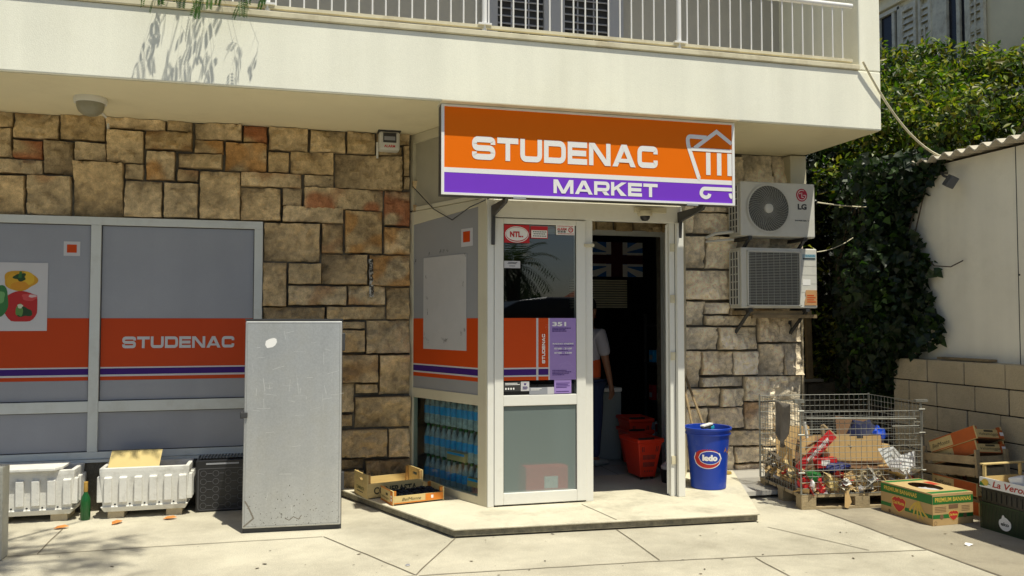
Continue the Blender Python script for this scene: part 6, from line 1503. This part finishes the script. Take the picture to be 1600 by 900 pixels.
mb = MB(); mb.lathe([(.11,.06),(.115,.04),(.09,.0),(.05,-.02),(.001,-.025)], n=24); mb.build('dome', M_white, il, smooth=60); mb = MB(); mb.lathe([(.05,.06),(.05,.29)], n=16); mb.build('mount', M_white, il)
sv = T('goods_shelf', 'dark shelf with a few goods against the right wall of the shop', 'shelf', (4.35,8.9,.07))
for z in (.1,.55,1.0,1.45):
    mb = MB(); mb.box(-.25,.35,-.4,.4,z,z+.02); mb.build('shelf_board', M_dark, sv)
for x in (-.24,.34):
    for y in (-.39,.39):
        mb = MB(); mb.box(x-.015,x+.015,y-.015,y+.015,0,1.6); mb.build('upright', M_dark, sv)
sr = random.Random(44)
for i in range(12):
    z = .19+.45*(i//4)+.002; y = 8.6+(i%4)*.19
    o = T('grocery_packet', f'small dim packet on the {("lowest","middle","upper")[i//4]} board of the dark shop shelf, {("first","second","third","fourth")[i%4]} from the door', 'packet', (4.2+sr.uniform(-.03,.03),y,z)); c = sr.choice([M_red,M_waterlabel,M_green,M_card,M_white])
    mb = MB(); mb.box(-.05,.05,-.06,.06,0,sr.uniform(.12,.22)); mb.build('body', c, o, bev=.006); mb = MB(); mb.box(-.052,-.0505,-.04,.04,.03,.09); mb.build('label', M_greywhite, o)

# person standing just inside, half hidden by the door post
PE = T('person', 'person in white and orange shirt and dark jeans standing inside the dark doorway', 'person', (2.98,8.22,.07), R(-60))
def skin(name, verts, edges, m, sub=2, root=0):
    me = bpy.data.meshes.new(name); me.from_pydata([v[:3] for v in verts],[],[]); me = bpy.data.meshes.new(name)
    me.from_pydata([v[:3] for v in verts], edges, []); o = bpy.data.objects.new(name, me); col.objects.link(o); o.parent = PE
    md = o.modifiers.new('skin','SKIN'); 
    if not me.skin_vertices: 
        bm = bmesh.new(); bm.from_mesh(me); bm.verts.layers.skin.verify(); bm.to_mesh(me); bm.free()
    for i,v in enumerate(verts):
        sv_ = me.skin_vertices[0].data[i]; r = v[3]; sv_.radius = r if isinstance(r,tuple) else (r,r); sv_.use_root = (i == root)
    md.use_smooth_shade = True
    sb = o.modifiers.new('sub','SUBSURF'); sb.levels = sub; sb.render_levels = sub
    dg = bpy.context.evaluated_depsgraph_get(); dg.update(); new = bpy.data.meshes.new_from_object(o.evaluated_get(dg)); o.modifiers.clear(); o.data = new
    new.materials.clear(); new.materials.append(m); new.polygons.foreach_set('use_smooth',[True]*len(new.polygons)); return o
# local: x = right of body, y = forward, z up
V = [(0,0,.93,(.14,.10)),(0,0,1.08,(.125,.09)),(0,-.01,1.25,(.15,.105)),(0,-.01,1.38,(.13,.09)),(0,.0,1.46,.055),(0,.015,1.53,.052),(0,.03,1.60,(.075,.09)),(0,.03,1.68,(.074,.09)),(0,.02,1.73,.05)]
E = [(i,i+1) for i in range(8)]
for s in (-1,1):
    b = len(V); V += [(s*.17,-.01,1.39,.058),(s*.21,.0,1.24,.047),(s*.23,.02,1.10,.040),(s*.235,.06,.97,.034),(s*.235,.09,.86,.026),(s*.235,.105,.81,(.018,.034))]
    E += [(3,b)]+[(b+i,b+i+1) for i in range(5)]
    hb_ = b+5
    for k,(dx,l) in enumerate(((-.027,.062),(-.009,.072),(.009,.068),(.026,.055))):
        c = len(V); V += [(s*.235,.105+dx,.765,.0095),(s*.232-.004*s,.108+dx,.765-l*.5,.0085),(s*.222-.01*s,.112+dx,.765-l,.0075)]; E += [(hb_,c),(c,c+1),(c+1,c+2)]
    c = len(V); V += [(s*.225,.145,.80,.0105),(s*.218,.165,.765,.009),(s*.212,.168,.735,.008)]; E += [(hb_,c),(c,c+1),(c+1,c+2)]
    b = len(V); V += [(s*.085,0,.86,.095),(s*.095,.01,.68,.078),(s*.10,.015,.50,.058),(s*.10,-.01,.30,.052),(s*.10,-.02,.11,.038),(s*.105,.04,.045,(.036,.036)),(s*.11,.14,.03,(.036,.026))]
    E += [(0,b)]+[(b+i,b+i+1) for i in range(6)]
skin('body', V, E, M_skin)
mb = MB(); mb.lathe([(.018,0),(.012,.02),(.004,.045)], n=10, ax=lambda a,b,c: Vector((a,.115+b*.6,1.585+c))); mb.build('nose', M_skin, PE, smooth=60)
for s in (-1,1):
    mb = MB(); mb.lathe([(.001,-.011),(.010,-.005),(.012,0),(.010,.005),(.001,.011)], (s*.03,.108,1.635), 12); mb.build('eye', M_dgrey, PE, smooth=60)
    mb = MB(); mb.lathe([(.001,-.03),(.014,-.02),(.018,0),(.016,.02),(.001,.032)], (s*.078,.02,1.62), 10); mb.build('ear', M_skin, PE, smooth=60)
mb = MB(); mb.box(-.024,.024,.108,.118,1.556,1.564); mb.build('mouth', M_redc, PE, bev=.003)
mb = crumple(None,.098,2,sx=.9,sy=1.05,sz=.9,n=18,m=12,k=.06); o = mb.build('hair', M_hair, PE, smooth=60); o.location = (0,.0,1.695)
skin('shirt', [(0,0,.90,(.165,.12)),(0,0,1.05,(.15,.11)),(0,-.01,1.22,(.17,.122)),(0,-.01,1.36,(.15,.105)),(0,0,1.43,.07)]+[q for s in (-1,1) for q in ((s*.18,-.01,1.385,.075),(s*.222,0,1.22,.066),(s*.228,.01,1.15,.064))], [(0,1),(1,2),(2,3),(3,4),(3,5),(5,6),(6,7),(3,8),(8,9),(9,10)], M_shirt)
skin('shirt_hem', [(0,0,.88,(.17,.125)),(0,0,.98,(.168,.124)),(0,0,1.10,(.160,.118)),(0,0,1.16,(.166,.12))], [(0,1),(1,2),(2,3)], M_shirt2)
for s in (-1,1): pass
skin('jeans', [(0,0,.92,(.15,.108))]+[q for s in (-1,1) for q in ((s*.088,0,.84,.108),(s*.097,.01,.66,.088),(s*.10,.015,.48,.072),(s*.10,-.01,.28,.068),(s*.10,-.018,.09,.062))], [(0,1),(1,2),(2,3),(3,4),(4,5),(0,6),(6,7),(7,8),(8,9),(9,10)], M_jeans)
for s in (-1,1): skin('shoe', [(s*.10,-.05,.045,.045),(s*.105,.04,.045,(.046,.045)),(s*.115,.15,.036,(.044,.034)),(s*.115,.19,.03,(.034,.026))], [(0,1),(1,2),(2,3)], mat('shoe_grey',(.30,.32,.30),.7))

# ------------------------------------------------------------------ across the street (seen only as reflections in the door glass)
PT = T('palm_tree', 'palm tree across the street, seen reflected in the upper door glass', 'palm tree', (5.7,-8.5,0))
rg = random.Random(5)
mb = MB(); mb.tube([(0,0,0),(.05,0,1.2),(0,.05,2.4),(.02,0,3.1)],[.24,.20,.19,.22],12); mb.build('trunk', M_bark, PT)
mb = MB()
for i in range(46):
    a = rg.uniform(0,2*PI); el = rg.uniform(-.7,1.2); L = rg.uniform(1.1,1.6); p = Vector((0,0,3.1)); d = Vector((math.cos(a)*math.cos(el),math.sin(a)*math.cos(el),math.sin(el)))
    for k in range(16):
        d = (d+Vector((0,0,-.09))).normalized(); p = p+d*L/16; sd = d.cross(Vector((0,0,1))).normalized()
        mb.color(rg.choice([(.03,.05,.015),(.04,.07,.02),(.05,.06,.03)]))
        for sg in (-1,1): 
            o_ = (sd*sg+d*.5+Vector((0,0,-.35))).normalized(); l = .38*(1-.5*abs(k/16-.4)); mb.add([p,p+o_*l*.5+d*.02,p+o_*l,p+o_*l*.5-d*.02],[(0,1,2,3)])
mb.build('crown', M_leaf, PT)
HG = T('hedge', 'dark clipped hedge along the far side of the street', 'hedge', (6,-10,0))
ctr = [(Vector((rg.uniform(-2,14),rg.uniform(-10.6,-9.6),rg.uniform(.3,2.3))),.5) for _ in range(120)]
mb = MB(); leaves(mb, clumped(ctr,1), 7000, .22, [(.02,.04,.01),(.03,.055,.012)], rg, .1, shape=.5); mb.build('foliage', M_leaf, HG, w=True)
mb = MB()
for i in range(16): mb.tube([(-2+i,-10.1,0),(-2+i,-10.1,1.4)],.04,6)
mb.build('stems', M_bark, HG, w=True)
HR = T('far_house', 'low house with a terracotta roof across the street behind the hedge', 'house', (17,-20,0))
mb = MB(); mb.box(-5,5,-4,4,0,2.3); mb.build('wall', M_house, HR)
mb = MB(); mb.add([(-5.4,4.4,2.25),(5.4,4.4,2.25),(5.4,-4.4,2.25),(-5.4,-4.4,2.25),(-4,0,3.7),(4,0,3.7)],[(0,4,5,1),(2,5,4,3),(0,3,4),(1,5,2),(3,2,1,0)]); mb.build('roof', mat('terracotta',(.42,.13,.06),.8,var=.2), HR)
for x in (-3,0,3):
    mb = MB(); mb.box(x-.6,x+.6,4.002,4.06,.9,1.9); w_ = mb.build('window', M_shutter, HR); mb = MB(); mb.box(x-.5,x+.5,4.061,4.07,1.0,1.8); mb.build('pane', M_dgrey, w_)
CA = T('parked_van', 'dark van parked on the street, seen reflected in the door glass', 'van', (4.9,-3.4,-.03))
mb = MB()
prof = [(-2.2,.35),(-2.25,.9),(-2.0,1.05),(-1.55,1.15),(-.95,1.85),(-.6,2.02),(0,2.10),(1.2,2.10),(1.9,2.0),(2.2,1.3),(2.25,.8),(2.2,.35)]
n = len(prof); vs = []
for y,s in ((-.85,1),(-.80,1.0),(.80,1.0),(.85,1)):
    for x,z in prof: 
        ins = .0 if z < 1.1 else (z-1.1)*.14
        yy = y-ins if y>0 else y+ins
        vs.append((x*(1 if abs(y)<.82 else .985), yy, z if abs(y)<.82 else min(z,2.06)))
fs_ = [tuple(range(n-1,-1,-1)), tuple(3*n+i for i in range(n))]
for k in range(3):
    for i in range(n): fs_.append((k*n+i,k*n+(i+1)%n,(k+1)*n+(i+1)%n,(k+1)*n+i))
mb.add(vs, fs_); mb.build('body', mat('van_paint',(.05,.055,.07),.2,.4), CA, bev=.03, seg=3)
for y in (.80,):
    for pts in ([(-1.45,1.15),(-.85,1.8),(-.1,1.85),(-.1,1.15)],[(0,1.15),(0,1.85),(1.0,1.85),(1.0,1.15)],[(1.1,1.15),(1.1,1.85),(1.75,1.8),(1.95,1.2)]):
        mb = MB(); mb.add([(x,.85-(z-1.1)*.14+.012,z) for x,z in pts],[tuple(range(len(pts)))]); mb.build('window', M_dgrey, CA)
for x in (-1.35,1.4):
    for y in (-.78,.78):
        w_ = MB(); w_.lathe([(.20,-.09),(.31,-.09),(.33,-.07),(.33,.07),(.31,.09),(.20,.09)], n=24, ax=lambda a,b,c,x=x,y=y: Vector((x+a,y+c,.33+b))); wo = w_.build('wheel', M_black, CA, smooth=40)
        w_ = MB(); w_.lathe([(.001,-.08),(.2,-.085),(.2,.085),(.001,.08)], n=20, ax=lambda a,b,c,x=x,y=y: Vector((x+a,y+c,.33+b))); w_.build('rim', M_steel, wo, smooth=40)
for y in (-.6,.6):
    mb = MB(); mb.box(-2.27,-2.2,y-.15,y+.15,.72,.88); mb.build('headlight', M_white, CA, bev=.02)

# ------------------------------------------------------------------ camera, sun and sky
cam = bpy.data.cameras.new('camera'); co = bpy.data.objects.new('camera', cam); col.objects.link(co)
cam.sensor_width = 36; cam.lens = 36*1283/1600; cam.clip_start = .05; cam.clip_end = 500
co.location = (0,0,1.6); co.rotation_euler = (PI/2+math.atan(50/1283), 0, -math.atan(336/1283)); scene.camera = co
EL = R(68.6); az = R(115.3)
d = Vector((math.cos(az)*math.cos(EL), math.sin(az)*math.cos(EL), -math.sin(EL)))
sun = bpy.data.lights.new('sun', 'SUN'); sun.energy = 5.0; sun.angle = R(.55); sun.color = (1.0,.955,.79)
so = bpy.data.objects.new('sun', sun); col.objects.link(so); so.rotation_euler = d.to_track_quat('-Z','Y').to_euler(); so.location = (3,-4,12)
wd = bpy.data.worlds.new('World'); scene.world = wd; wd.use_nodes = True
nt = wd.node_tree; sk = nt.nodes.new('ShaderNodeTexSky'); sk.sky_type = 'NISHITA'; sk.sun_disc = False; sk.sun_elevation = EL
sk.sun_rotation = math.atan2(-d.x, -d.y); nt.links.new(sk.outputs[0], nt.nodes['Background'].inputs[0]); nt.nodes['Background'].inputs[1].default_value = .086
scene.view_settings.view_transform = 'Standard'; scene.view_settings.look = 'None'; scene.view_settings.exposure = 0; scene.view_settings.gamma = 1
scene.cycles.max_bounces = 8; scene.cycles.transparent_max_bounces = 12
